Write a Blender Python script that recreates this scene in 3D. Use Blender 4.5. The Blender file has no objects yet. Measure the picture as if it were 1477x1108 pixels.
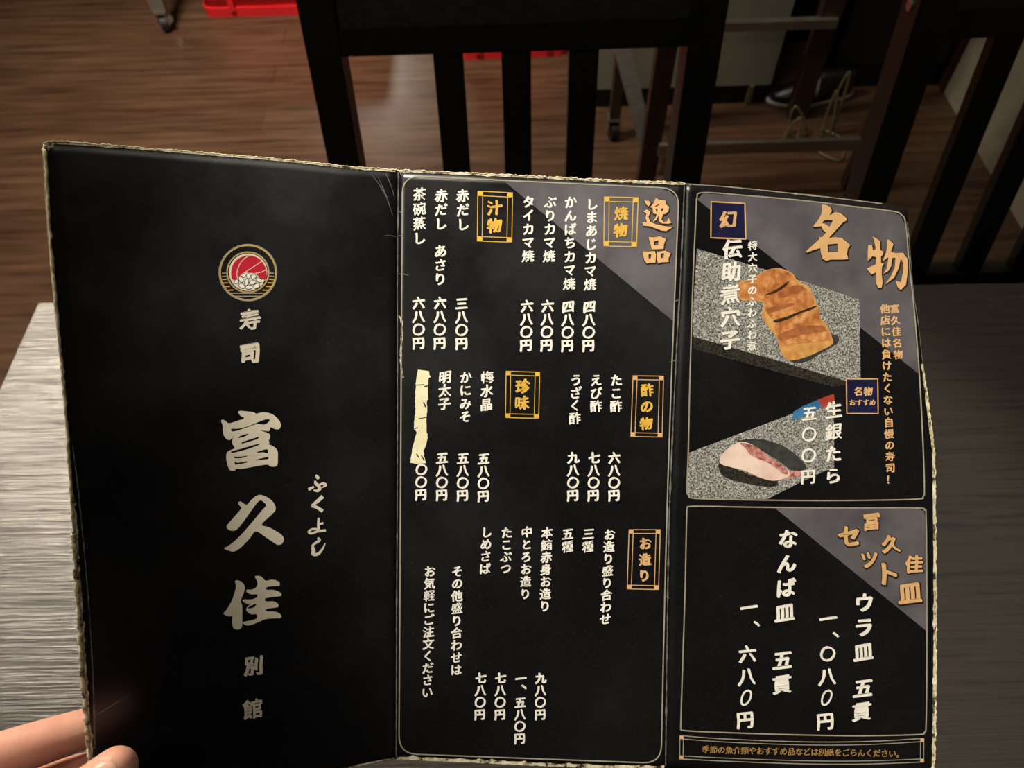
import bpy, bmesh, math, random
import numpy as np
from mathutils import Vector, Matrix
random.seed(7); np.random.seed(7)
sc = bpy.context.scene
COL = sc.collection

# ------------------------------------------------------------------ camera
PW, PH, FOC = 1477.0, 1108.0, 1116.0
PITCH, ROLL, CAMZ = math.radians(55), math.radians(1.7), 1.32
CAM = np.array([0, 0, CAMZ])
_R0 = np.array([1.0, 0, 0]); FWD = np.array([0, math.cos(PITCH), -math.sin(PITCH)])
_U0 = np.array([0, math.sin(PITCH), math.cos(PITCH)])
RGT = math.cos(ROLL) * _R0 - math.sin(ROLL) * _U0
UPV = math.sin(ROLL) * _R0 + math.cos(ROLL) * _U0
cam_d = bpy.data.cameras.new('camera'); cam = bpy.data.objects.new('camera', cam_d); COL.objects.link(cam)
cam_d.sensor_width = 36; cam_d.lens = FOC / PW * 36; cam_d.clip_start = 0.02
M = Matrix((RGT, UPV, -FWD)).transposed().to_4x4(); M.translation = Vector(CAM); cam.matrix_world = M
cam_d.dof.use_dof = True; cam_d.dof.focus_distance = 0.385; cam_d.dof.aperture_fstop = 15
sc.camera = cam

# ------------------------------------------------------------------ world, lamps, exposure
sc.view_settings.view_transform = 'Standard'; sc.view_settings.look = 'None'
sc.view_settings.gamma = 1; sc.view_settings.exposure = 0.0; sc.view_settings.use_curve_mapping = False
wd = bpy.data.worlds.new('world'); sc.world = wd; wd.use_nodes = True
wd.node_tree.nodes['Background'].inputs[0].default_value = (1.0, 0.85, 0.65, 1)
wd.node_tree.nodes['Background'].inputs[1].default_value = 0.01


def area(name, loc, target, size, power, col=(1.0, 0.82, 0.6), spread=180):
    d = bpy.data.lights.new(name, 'AREA'); d.shape = 'DISK'; d.size = size; d.energy = power; d.color = col
    d.spread = math.radians(spread)
    o = bpy.data.objects.new(name, d); COL.objects.link(o); o.location = loc
    o.rotation_euler = (Vector(target) - Vector(loc)).to_track_quat('-Z', 'Y').to_euler()
    return o


def spot(name, loc, target, angle, blend, power, size, col=(1.0, 0.86, 0.68)):
    d = bpy.data.lights.new(name, 'SPOT'); d.energy = power; d.color = col; d.spot_size = math.radians(angle); d.spot_blend = blend; d.shadow_soft_size = size
    o = bpy.data.objects.new(name, d); COL.objects.link(o); o.location = loc
    o.rotation_euler = (Vector(target) - Vector(loc)).to_track_quat('-Z', 'Y').to_euler()
    return o


area('ceiling_lamp_table', (-1.45, 1.5, 2.45), (-0.66, 0.3, 0.72), 0.6, 15, (1.0, 0.86, 0.68), spread=64)
area('ceiling_lamp_floor', (-1.0, 1.45, 2.45), (-0.7, 1.9, 0), 0.35, 22, (1.0, 0.87, 0.73), spread=84)
area('ceiling_lamp_back', (-1.03, 5.8, 2.45), (-0.4, 2.1, 0), 0.3, 1.0, (1.0, 0.9, 0.76), spread=60)
area('fill_light_front', (-0.7, -0.35, 2.45), (0.1, 0.8, 0.8), 0.4, 4.5, (1.0, 0.9, 0.76))  # added weak fill from the viewer's side for chair back and menu
area('fill_light_right', (0.35, 1.5, 2.5), (0.9, 1.5, 0), 0.5, 8, (1.0, 0.88, 0.72))  # added fill standing in for ambient light on the right
spot('added_menu_spot', (-0.25, 0.46, 2.45), (0.095, 0.272, 1.02), 22, 0.6, 152, 0.03, (1.0, 0.92, 0.8))  # added spot; its soft cone edge stands in for a phone and hand shadow


# ------------------------------------------------------------------ pixel geometry helpers
def rays(px, py):
    px = np.asarray(px, float); py = np.asarray(py, float)
    return FWD + RGT * ((px - PW / 2) / FOC)[..., None] + UPV * ((PH / 2 - py) / FOC)[..., None]


def P(px, py, d): return CAM + rays(px, py) * np.asarray(d, float)[..., None]
def on_z(px, py, z): r = rays(px, py); return CAM + r * ((z - CAM[2]) / r[2])
def on_y(px, py, y): r = rays(px, py); return CAM + r * ((y - CAM[1]) / r[1])
def on_x(px, py, x): r = rays(px, py); return CAM + r * ((x - CAM[0]) / r[0])


# ------------------------------------------------------------------ materials
def lin(c):
    return tuple(((v / 255) / 12.92 if v / 255 <= 0.04045 else ((v / 255 + 0.055) / 1.055) ** 2.4) for v in c) + (1,)


def base_mat(name, rgb, rough=0.5, metal=0.0, spec=0.5):
    m = bpy.data.materials.new(name); m.use_nodes = True
    b = m.node_tree.nodes['Principled BSDF']
    b.inputs['Base Color'].default_value = lin(rgb); b.inputs['Roughness'].default_value = rough
    b.inputs['Metallic'].default_value = metal; b.inputs['Specular IOR Level'].default_value = spec
    return m, m.node_tree.nodes, m.node_tree.links, b


def coords(N, L, scale, rot=(0, 0, 0), src='Object'):
    t = N.new('ShaderNodeTexCoord'); mp = N.new('ShaderNodeMapping')
    mp.inputs['Scale'].default_value = scale; mp.inputs['Rotation'].default_value = rot
    L.new(t.outputs[src], mp.inputs[0]); return mp.outputs[0]


def noise(N, L, vec, scale, detail=4, rough=0.55):
    n = N.new('ShaderNodeTexNoise'); n.inputs['Scale'].default_value = scale
    n.inputs['Detail'].default_value = detail; n.inputs['Roughness'].default_value = rough
    L.new(vec, n.inputs['Vector']); return n.outputs[0]


def ramp(N, L, fac, stops):
    r = N.new('ShaderNodeValToRGB'); e = r.color_ramp.elements
    while len(e) < len(stops): e.new(0.5)
    for k, (p, c) in enumerate(stops):
        e[k].position = p; e[k].color = lin(c) if len(c) == 3 else c
    L.new(fac, r.inputs[0]); return r.outputs[0]


def grey(v): return (v, v, v, 1)


def bump(N, L, b, h, strength, dist=0.001):
    n = N.new('ShaderNodeBump'); n.inputs['Strength'].default_value = strength; n.inputs['Distance'].default_value = dist
    L.new(h, n.inputs['Height']); L.new(n.outputs[0], b.inputs['Normal'])


def mix(N, L, fac, a, bcol):
    m = N.new('ShaderNodeMix'); m.data_type = 'RGBA'; m.blend_type = 'MULTIPLY'
    m.inputs[0].default_value = fac; L.new(a, m.inputs[6]); L.new(bcol, m.inputs[7]); return m.outputs[2]


def noisy(name, a, b_, scale=20, stretch=(1, 1, 1), rough=0.5, spec=0.5, bumps=0.0, bd=0.001, metal=0.0, lo=0.35, hi=0.65, detail=4, coat=0):
    m, N, L, b = base_mat(name, a, rough, metal, spec)
    v = coords(N, L, stretch); n = noise(N, L, v, scale, detail)
    L.new(ramp(N, L, n, [(lo, a), (hi, b_)]), b.inputs['Base Color'])
    if bumps: bump(N, L, b, n, bumps, bd)
    if coat: b.inputs['Coat Weight'].default_value = coat; b.inputs['Coat Roughness'].default_value = 0.2
    return m


def floor_mat():
    m, N, L, b = base_mat('brown_plank_floor', (80, 55, 38), 0.38)
    v = coords(N, L, (1, 1, 1))
    br = N.new('ShaderNodeTexBrick'); L.new(v, br.inputs['Vector'])
    br.inputs['Color1'].default_value = lin((98, 75, 57)); br.inputs['Color2'].default_value = lin((86, 64, 49))
    br.inputs['Mortar'].default_value = lin((68, 48, 35)); br.inputs['Scale'].default_value = 1
    br.inputs['Mortar Size'].default_value = 0.0012; br.inputs['Brick Width'].default_value = 1.8; br.inputs['Row Height'].default_value = 0.1
    br.offset = 0.37
    v2 = coords(N, L, (1.2, 16, 1)); n = noise(N, L, v2, 3.0, 6, 0.6)
    g = ramp(N, L, n, [(0.3, (150, 140, 132)), (0.7, (255, 250, 245))])
    L.new(mix(N, L, 1.0, br.outputs[0], g), b.inputs['Base Color'])
    n2 = noise(N, L, coords(N, L, (1, 1, 1)), 3, 3)
    L.new(ramp(N, L, n2, [(0.35, grey(0.26)), (0.7, grey(0.36))]), b.inputs['Roughness'])
    bump(N, L, b, n, 0.12, 0.001); return m


def table_mat():
    m, N, L, b = base_mat('charcoal_woodgrain_laminate', (60, 57, 54), 0.36)
    v = coords(N, L, (3, 66, 30)); n = noise(N, L, v, 4.0, 4, 0.55)
    v2 = coords(N, L, (5, 150, 60)); n2 = noise(N, L, v2, 3.0, 3, 0.6)
    ad = N.new('ShaderNodeMath'); ad.operation = 'ADD'; L.new(n, ad.inputs[0]); L.new(n2, ad.inputs[1])
    
    hf = N.new('ShaderNodeMath'); hf.operation = 'MULTIPLY'; hf.inputs[1].default_value = 0.5; L.new(ad.outputs[0], hf.inputs[0])
    L.new(ramp(N, L, hf.outputs[0], [(0.38, (20, 18, 17)), (0.46, (38, 35, 32)), (0.6, (47, 43, 39))]), b.inputs['Base Color'])
    L.new(ramp(N, L, hf.outputs[0], [(0.35, grey(0.52)), (0.6, grey(0.33))]), b.inputs['Roughness'])
    bump(N, L, b, hf.outputs[0], 0.75, 0.0016); return m


def black_wood(name, c=(17, 16, 15), c2=(25, 23, 21), rough=0.42, bumps=0.15):
    return noisy(name, c, c2, 6, (20, 20, 1.5), rough, 0.4, bumps, 0.001)


def skin_mat():
    m, N, L, b = base_mat('hand_skin', (205, 145, 122), 0.5, 0, 0.4)
    v = coords(N, L, (1, 1, 1)); n = noise(N, L, v, 60, 4)
    L.new(ramp(N, L, n, [(0.3, (216, 156, 138)), (0.7, (232, 180, 160))]), b.inputs['Base Color'])
    b.inputs['Subsurface Weight'].default_value = 0.25; b.inputs['Subsurface Scale'].default_value = 0.006
    b.inputs['Subsurface Radius'].default_value = (1, 0.35, 0.2)
    n2 = noise(N, L, v, 900, 3); bump(N, L, b, n2, 0.18, 0.0004); return m


def stone_mat():
    m, N, L, b = base_mat('printed_grey_granite', (120, 118, 112), 0.35)
    v = coords(N, L, (1, 1, 1)); n = noise(N, L, v, 1200, 3, 0.7)
    L.new(ramp(N, L, n, [(0.38, (52, 52, 51)), (0.5, (124, 124, 118)), (0.64, (192, 192, 184))]), b.inputs['Base Color']); return m


def eel_mat():
    m, N, L, b = base_mat('printed_grilled_eel', (170, 100, 50), 0.35)
    v = coords(N, L, (1, 1, 1)); n = noise(N, L, v, 190, 6, 0.65)
    L.new(ramp(N, L, n, [(0.32, (136, 76, 38)), (0.5, (182, 116, 64)), (0.68, (214, 160, 104))]), b.inputs['Base Color']); return m


def worn_mat():
    m, N, L, b = base_mat('worn_paper_edge', (205, 196, 165), 0.6)
    v = coords(N, L, (1, 1, 1)); n = noise(N, L, v, 170, 5, 0.7)
    L.new(ramp(N, L, n, [(0.40, (40, 37, 30)), (0.47, (176, 166, 130)), (0.62, (222, 214, 188))]), b.inputs['Base Color'])
    return m


def menu_black():
    m, N, L, b = base_mat('black_laminated_card', (15, 15, 16), 0.3, 0, 0.5)
    v = coords(N, L, (1, 1, 1)); n = noise(N, L, v, 14, 5, 0.6)
    L.new(ramp(N, L, n, [(0.35, grey(0.27)), (0.7, grey(0.48))]), b.inputs['Roughness'])
    n3 = noise(N, L, v, 700, 2, 0.5)
    L.new(ramp(N, L, n3, [(0.3, (12, 12, 13)), (0.70, (17, 17, 18)), (0.78, (34, 33, 32))]), b.inputs['Base Color'])
    n2 = noise(N, L, v, 9, 3); bump(N, L, b, n2, 0.12, 0.004); return m


MAT = {}
MAT['floor'] = floor_mat(); MAT['table'] = table_mat(); MAT['skin'] = skin_mat()
MAT['blackwood'] = black_wood('black_stained_wood'); MAT['brownwood'] = black_wood('dark_brown_wood', (46, 32, 25), (62, 44, 34))
MAT['pad'] = noisy('black_grained_leatherette', (34, 34, 34), (50, 50, 49), 55, (1, 1, 2.2), 0.5, 0.5, 0.6, 0.002)
MAT['card'] = menu_black(); MAT['worn'] = worn_mat(); MAT['stone'] = stone_mat(); MAT['eel'] = eel_mat()
MAT['white'] = noisy('white_ink', (222, 219, 208), (236, 233, 222), 120, rough=0.38)
MAT['cream'] = noisy('cream_ink', (208, 200, 180), (218, 210, 190), 120, rough=0.38)
MAT['gold'] = noisy('pale_gold_ink', (202, 160, 108), (212, 170, 118), 120, rough=0.38)
MAT['yellow'] = noisy('yellow_gold_ink', (204, 162, 60), (216, 174, 72), 120, rough=0.38)
MAT['line'] = noisy('thin_khaki_ink', (140, 134, 116), (158, 152, 134), 150, rough=0.38)
MAT['dimgold'] = noisy('dim_gold_ink', (150, 116, 66), (164, 128, 76), 120, rough=0.38)
MAT['outline'] = noisy('dark_brown_ink', (34, 24, 18), (40, 28, 20), 120, rough=0.38)
MAT['greyband'] = noisy('mottled_grey_ink', (74, 72, 76), (98, 95, 99), 45, rough=0.36, detail=5, lo=0.3, hi=0.7)
MAT['navy'] = noisy('navy_ink', (22, 22, 52), (28, 28, 62), 120, rough=0.36)
MAT['red'] = noisy('logo_red_ink', (176, 28, 44), (188, 34, 52), 120, rough=0.36)
MAT['tape'] = noisy('torn_cream_tape', (226, 222, 186), (214, 208, 168), 150, (1, 1, 1), 0.6)
MAT['eelside'] = noisy('printed_eel_flesh', (206, 160, 92), (176, 118, 60), 160, rough=0.36)
MAT['eeldark'] = noisy('printed_browned_crust', (138, 80, 46), (168, 104, 62), 260, rough=0.36)
MAT['slit'] = noisy('printed_dark_slit', (52, 32, 22), (74, 48, 32), 160, rough=0.36)
MAT['stoneedge'] = noisy('printed_dark_stone_edge', (20, 19, 18), (58, 55, 48), 900, rough=0.36)
MAT['fish'] = noisy('printed_pale_fish', (224, 202, 186), (204, 174, 160), 90, rough=0.36)
MAT['fishred'] = noisy('printed_rosy_fish', (132, 72, 62), (206, 150, 138), 420, rough=0.36)
MAT['shadowink'] = noisy('printed_grey_shade', (48, 48, 47), (64, 64, 62), 300, rough=0.36)
MAT['blueink'] = noisy('printed_blue_cloth', (44, 96, 138), (62, 120, 160), 120, rough=0.36)
MAT['redink'] = noisy('printed_red_cloth', (150, 52, 44), (172, 70, 54), 120, rough=0.36)
MAT['film'] = noisy('pale_film_and_painted_glint', (120, 120, 116), (70, 70, 68), 200, rough=0.25)  # pale grey for laminate film, creases and the painted fold shine
MAT['paperedge'] = noisy('paper_core', (206, 196, 164), (176, 164, 130), 200, rough=0.7)
MAT['redplastic'] = noisy('red_plastic', (205, 32, 40), (214, 40, 46), 8, rough=0.32)
MAT['steel'] = noisy('brushed_steel', (150, 146, 138), (175, 170, 160), 30, (1, 1, 12), 0.35, metal=0.85)
MAT['greymetal'] = noisy('grey_painted_metal', (96, 92, 84), (112, 107, 98), 30, rough=0.45)
MAT['rubber'] = noisy('black_rubber', (14, 14, 14), (20, 20, 20), 60, rough=0.6)
MAT['wall'] = noisy('grey_beige_wall_paper', (158, 150, 130), (172, 163, 143), 14, rough=0.7, bumps=0.1)
MAT['ceil'] = noisy('dark_ceiling_paint', (70, 64, 56), (78, 72, 64), 6, rough=0.9)
MAT['farwall'] = noisy('dim_beige_wall_paint', (70, 62, 50), (80, 70, 58), 6, rough=0.9)
MAT['counter'] = noisy('pale_grey_green_laminate', (128, 128, 112), (136, 136, 120), 5, rough=0.5)
MAT['blackpaint'] = noisy('matt_black_paint', (10, 10, 9), (14, 14, 12), 20, rough=0.6)
MAT['shoe'] = noisy('black_shoe_leather', (12, 12, 12), (18, 18, 18), 60, rough=0.4)
MAT['palestrap'] = noisy('pale_grey_webbing', (130, 128, 122), (150, 147, 140), 90, rough=0.6)
MAT['cable'] = noisy('yellowed_cable_sheath', (84, 78, 54), (98, 92, 66), 80, rough=0.45)
MAT['nail'] = noisy('fingernail', (222, 172, 152), (230, 184, 164), 100, rough=0.3)


# ------------------------------------------------------------------ object helpers
def tag(o, label=None, cat=None, group=None, kind=None):
    if label: o['label'] = label
    if cat: o['category'] = cat
    if group: o['group'] = group
    if kind: o['kind'] = kind
    return o


def empty(name, loc, label, cat, rz=0, group=None):
    o = bpy.data.objects.new(name, None); COL.objects.link(o); o.location = loc; o.rotation_euler = (0, 0, rz)
    o.empty_display_size = 0.05
    return tag(o, label, cat, group)


def link_mesh(name, me, mats, parent=None):
    o = bpy.data.objects.new(name, me); COL.objects.link(o)
    for m in mats: me.materials.append(m)
    if parent: o.parent = parent
    return o


def bm_obj(name, bm, mats, parent=None, bevel=0.0, smooth=False, seg=2):
    if not isinstance(mats, (list, tuple)): mats = [mats]
    if bevel:
        es = [e for e in bm.edges if len(e.link_faces) == 2 and e.calc_face_angle(0) > 0.6]
        bmesh.ops.bevel(bm, geom=es, offset=bevel, segments=seg, profile=0.5, affect='EDGES', clamp_overlap=True)
    bmesh.ops.recalc_face_normals(bm, faces=bm.faces[:])
    me = bpy.data.meshes.new(name); bm.to_mesh(me); bm.free()
    if smooth:
        for p in me.polygons: p.use_smooth = True
    return link_mesh(name, me, mats, parent)


def add_box(bm, lo, hi, mi=0):
    vs = [bm.verts.new((x, y, z)) for z in (lo[2], hi[2]) for y in (lo[1], hi[1]) for x in (lo[0], hi[0])]
    for f in ((0, 2, 3, 1), (4, 5, 7, 6), (0, 1, 5, 4), (2, 6, 7, 3), (0, 4, 6, 2), (1, 3, 7, 5)):
        fc = bm.faces.new([vs[i] for i in f]); fc.material_index = mi
    return vs


def add_bar(bm, a, b, w, d, side=(1, 0, 0)):
    a = Vector(a); b = Vector(b); t = (b - a).normalized(); s = Vector(side); s = (s - t * s.dot(t)).normalized(); n = t.cross(s)
    vs = [bm.verts.new(p + s * (i * w / 2) + n * (j * d / 2)) for p in (a, b) for (i, j) in ((-1, -1), (1, -1), (1, 1), (-1, 1))]
    for f in ((3, 2, 1, 0), (4, 5, 6, 7), (0, 1, 5, 4), (1, 2, 6, 5), (2, 3, 7, 6), (3, 0, 4, 7)): bm.faces.new([vs[i] for i in f])


def add_tube(bm, pts, radii, n=12, caps=True):
    pts = [Vector(p) for p in pts]
    if not hasattr(radii, '__len__'): radii = [radii] * len(pts)
    rings = []; prev = None
    for i, p in enumerate(pts):
        t = (pts[min(i + 1, len(pts) - 1)] - pts[max(i - 1, 0)]).normalized()
        s = prev if prev is not None else (Vector((0, 0, 1)) if abs(t.z) < 0.9 else Vector((1, 0, 0)))
        s = (s - t * s.dot(t)).normalized(); prev = s; q = t.cross(s)
        rings.append([bm.verts.new(p + (s * math.cos(a) + q * math.sin(a)) * radii[i]) for a in [2 * math.pi * k / n for k in range(n)]])
    for r0, r1 in zip(rings, rings[1:]):
        for k in range(n): bm.faces.new((r0[k], r0[(k + 1) % n], r1[(k + 1) % n], r1[k]))
    if caps: bm.faces.new(rings[0][::-1]); bm.faces.new(rings[-1])


def add_cyl(bm, c, axis, r, h, n=20):
    c = Vector(c); a = Vector(axis).normalized(); add_tube(bm, [c - a * h / 2, c + a * h / 2], [r, r], n)


def catmull(pts, n=8, closed=False):
    p = np.asarray(pts, float); out = []
    N = len(p); rng = range(N if closed else N - 1)
    for i in rng:
        g = (lambda k: p[k % N]) if closed else (lambda k: p[min(max(k, 0), N - 1)])
        p0, p1, p2, p3 = g(i - 1), g(i), g(i + 1), g(i + 2)
        for t in np.arange(n) / n:
            out.append(0.5 * (2 * p1 + (p2 - p0) * t + (2 * p0 - 5 * p1 + 4 * p2 - p3) * t * t + (3 * p1 - p0 - 3 * p2 + p3) * t ** 3))
    if not closed: out.append(p[-1])
    return np.array(out)


# ------------------------------------------------------------------ room
def struct(name, bm, mats, **k): return tag(bm_obj(name, bm, mats, **k), kind='structure')


bm = bmesh.new(); add_box(bm, (-3.2, -1.6, -0.05), (2.6, 7.0, 0)); struct('floor', bm, MAT['floor'])
bm = bmesh.new(); add_box(bm, (-3.2, -1.6, 2.6), (2.6, 7.0, 2.65)); struct('ceiling', bm, MAT['ceil'])
bm = bmesh.new(); add_box(bm, (-3.2, 7.0, 0), (2.6, 7.05, 2.6)); struct('wall_back', bm, MAT['farwall'])
bm = bmesh.new(); add_box(bm, (-3.2, -1.65, 0), (2.6, -1.6, 2.6)); struct('wall_front', bm, MAT['farwall'])
bm = bmesh.new(); add_box(bm, (-3.25, -1.6, 0), (-3.2, 7.0, 2.6)); struct('wall_left', bm, MAT['farwall'])
WX = 1.226
bm = bmesh.new(); add_box(bm, (WX, -1.6, 0), (WX + 0.12, 1.87, 2.6)); struct('wall_right', bm, MAT['wall'])
bm = bmesh.new(); add_box(bm, (WX - 0.006, 1.87, 0), (WX + 0.126, 1.905, 2.6)); struct('trim_1', bm, MAT['brownwood'], bevel=0.002)

# ------------------------------------------------------------------ table
TZ = 0.72
cL = on_z(56, 437, TZ); cR = on_z(1477, 408, TZ)
tyaw = math.atan2(cR[1] - cL[1], cR[0] - cL[0])
table = empty('dining_table', (cL[0], cL[1], 0), 'charcoal woodgrain dining table beneath the open black menu', 'table', tyaw)
TW, TD = 1.69, 0.75
bm = bmesh.new(); add_box(bm, (0, -TD, TZ - 0.028), (TW, 0, TZ)); bm_obj('tabletop', bm, MAT['table'], table, bevel=0.0015)
bm = bmesh.new()
for lo, hi in (((0.08, -0.09, 0), (TW - 0.08, -0.07, 0)), ((0.08, -TD + 0.07, 0), (TW - 0.08, -TD + 0.09, 0)),
               ((0.07, -TD + 0.08, 0), (0.09, -0.08, 0)), ((TW - 0.09, -TD + 0.08, 0), (TW - 0.07, -0.08, 0))):
    add_box(bm, (lo[0], lo[1], TZ - 0.09), (hi[0], hi[1], TZ - 0.028))
bm_obj('apron', bm, MAT['blackwood'], table)
for x in (0.08, TW - 0.08):
    for y in (-0.08, -TD + 0.08):
        bm = bmesh.new(); add_box(bm, (x - 0.025, y - 0.025, 0), (x + 0.025, y + 0.025, TZ - 0.028)); bm_obj('leg', bm, MAT['blackwood'], table, bevel=0.002)

# ------------------------------------------------------------------ chairs
REC = math.radians(12)
CH_Y, CH_Z = on_y(745, 80, 0.832)[1], 0.80
_n = np.array([0, math.cos(REC), -math.sin(REC)]); _p0 = np.array([0, 0.832, 0.80])
def back_y(z): return 0.832 + (z - 0.80) * math.tan(REC)


def chair(cx, slats, label, top=1.0):
    """a wooden dining chair facing the table; front face of its reclined back lies on the measured plane"""
    t = empty('dining_chair', (cx, back_y(0.44), 0), label, 'chair')
    y0 = back_y(0.44)
    up = Vector((0, math.sin(REC), math.cos(REC))); nf = Vector((0, math.cos(REC), -math.sin(REC)))
    def q(x, z, d=0.0): return Vector((x, back_y(z) - y0, z)) + nf * d
    hw = 0.2415
    for s in (-1, 1):
        bm = bmesh.new(); x = s * (hw - 0.02)
        add_bar(bm, q(x, 0.42, 0.021), q(x, top, 0.021), 0.04, 0.042)
        o = bm_obj('back_post', bm, MAT['blackwood'], t, bevel=0.002)
        bm = bmesh.new(); e = q(x, 0.42, 0.021)
        add_bar(bm, e + Vector((0, 0.0, 0.02)), (x, e.y + 0.06, 0), 0.04, 0.04); bm_obj('leg', bm, MAT['blackwood'], t, bevel=0.002)
        bm = bmesh.new(); add_bar(bm, (x, -0.37, 0.43), (x, -0.37, 0), 0.04, 0.04); bm_obj('leg', bm, MAT['blackwood'], t, bevel=0.002)
        bm = bmesh.new(); add_cyl(bm, q(s * (hw + 0.0005), 0.835, 0.021), (1, 0, 0), 0.0065, 0.003); bm_obj('screw_cap', bm, MAT['steel'], t)
    iw = hw - 0.04
    bm = bmesh.new(); add_bar(bm, q(0, 0.803, 0.017), q(0, 0.832, 0.017), 2 * iw, 0.028); bm_obj('crosspiece', bm, MAT['blackwood'], t, bevel=0.002)
    bm = bmesh.new(); add_bar(bm, q(0, 0.83, 0.019), q(0, top - 0.008, 0.019), 2 * iw, 0.022)
    bmesh.ops.subdivide_edges(bm, edges=bm.edges[:], cuts=3, use_grid_fill=True)
    bm_obj('head_panel', bm, MAT['pad'], t, bevel=0.0)['label'] = 'grained black panel across the top of the back'
    for x in slats:
        bm = bmesh.new(); add_bar(bm, q(x, 0.47, 0.017), q(x, 0.81, 0.017), 0.035, 0.016); bm_obj('slat', bm, MAT['blackwood'], t, bevel=0.002)
    bm = bmesh.new(); add_bar(bm, q(0, 0.445, 0.018), q(0, 0.475, 0.018), 2 * iw, 0.03); bm_obj('lower_crosspiece', bm, MAT['blackwood'], t, bevel=0.002)
    bm = bmesh.new()
    add_box(bm, (-0.22, -0.39, 0.385), (0.22, -0.37, 0.43)); add_box(bm, (-0.235, -0.37, 0.385), (-0.215, 0.0, 0.43)); add_box(bm, (0.215, -0.37, 0.385), (0.235, 0.0, 0.43))
    bm_obj('seat_frame', bm, MAT['blackwood'], t)
    bm = bmesh.new(); add_box(bm, (-0.238, -0.4, 0.43), (0.238, -0.012, 0.462))
    bm_obj('seat', bm, MAT['pad'], t, bevel=0.012, seg=3, smooth=True)
    return t


chair(0.0145, (-0.0785, 0.002, 0.082), 'black wooden chair with three back slats, facing the viewer behind the menu')
chair(0.7145, (-0.1175, -0.039, 0.04, 0.1175), 'black slatted chair at the right end of the table, beside the grey wall')

# ------------------------------------------------------------------ crates, cart, counter and the other things in the dim background
def crate(cx, y0, w, d, h, label, rz=0):
    t = empty('plastic_crate', (cx, y0, 0), label, 'crate', rz, None)
    def shell(z0, z1, g, th, name, rad=0.03):
        bm = bmesh.new()
        def ring(off, z):
            a = w / 2 + off; out = []
            r = max(rad + off, 0.006)
            for (sx, sy, a0) in ((1, 1, 0), (-1, 1, 90), (-1, -1, 180), (1, -1, 270)):
                for k in range(6):
                    an = math.radians(a0 + 90 * k / 5); out.append(bm.verts.new((sx * (a - r) + r * math.cos(an), d / 2 + sy * (d / 2 + off - r) + r * math.sin(an), z)))
            return out
        rs = [ring(g, z0), ring(g, z1), ring(g - th, z1), ring(g - th, z0 + (0.006 if name == 'body' else 0))]
        for a, b in zip(rs, rs[1:]):
            n = len(a)
            for k in range(n): bm.faces.new((a[k], a[(k + 1) % n], b[(k + 1) % n], b[k]))
        if name == 'body': bm.faces.new(rs[0][::-1]); bm.faces.new(rs[3])
        else:
            for k in range(len(rs[0])): bm.faces.new((rs[3][k], rs[3][(k + 1) % 24], rs[0][(k + 1) % 24], rs[0][k]))
        return bm_obj(name, bm, MAT['redplastic'], t, bevel=0.002)
    shell(0.0, h, -0.006, 0.005, 'body'); shell(0.0, 0.028, 0.006, 0.012, 'rim'); shell(0.056, 0.085, 0.006, 0.012, 'rim'); shell(h - 0.03, h + 0.002, 0.01, 0.016, 'rim')
    for s in (-1, 1):
        bm = bmesh.new(); add_box(bm, (s * w * 0.32 - 0.008, -0.012, 0.02), (s * w * 0.32 + 0.008, 0.004, h - 0.02)); bm_obj('rib', bm, MAT['redplastic'], t, bevel=0.003)
    return t


a = on_z(297, 24, 0.0)
crate(a[0] + 0.26, a[1], 0.52, 0.36, 0.3, 'red plastic crate on the floor left of the chair, near the grey caster leg')
b = on_z(818, 80, 0.0)
crate(b[0] - 0.16, b[1], 0.32, 0.25, 0.20, 'low red plastic crate seen between the slats of the chair', 0.02)


def caster(bm_fork, bm_wheel, x, y):
    add_cyl(bm_wheel, (x, y, 0.025), (1, 0.2, 0), 0.025, 0.02, 24)
    add_box(bm_fork, (x - 0.017, y - 0.014, 0.022), (x - 0.012, y + 0.014, 0.064)); add_box(bm_fork, (x + 0.012, y - 0.014, 0.022), (x + 0.017, y + 0.014, 0.064))
    add_box(bm_fork, (x - 0.017, y - 0.016, 0.058), (x + 0.017, y + 0.016, 0.066))


k = on_z(243, 44, 0.0)
cart = empty('rolling_cart', (k[0], k[1], 0), 'grey metal cart leg with a shiny caster at the top left of the floor', 'cart')
for dx, dy in ((0, 0), (-0.85, 0), (0, 0.45), (-0.85, 0.45)):
    bm = bmesh.new(); add_bar(bm, (dx, dy, 0.066), (dx, dy, 0.82), 0.042, 0.026); bm_obj('leg', bm, MAT['greymetal'], cart, bevel=0.003)
    b1 = bmesh.new(); b2 = bmesh.new(); caster(b1, b2, dx, dy)
    cs = bm_obj('caster_fork', b1, MAT['steel'], cart); bm_obj('caster_wheel', b2, MAT['rubber'], cs, bevel=0.004)
    bm = bmesh.new(); add_cyl(bm, (dx + 0.019, dy - 0.006, 0.04), (0.5, -1, 0.3), 0.011, 0.008); bm_obj('axle_cap', bm, MAT['steel'], cs)
bm = bmesh.new(); add_box(bm, (-0.88, -0.02, 0.80), (0.03, 0.47, 0.83)); bm_obj('shelf', bm, MAT['greymetal'], cart, bevel=0.004)

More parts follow.
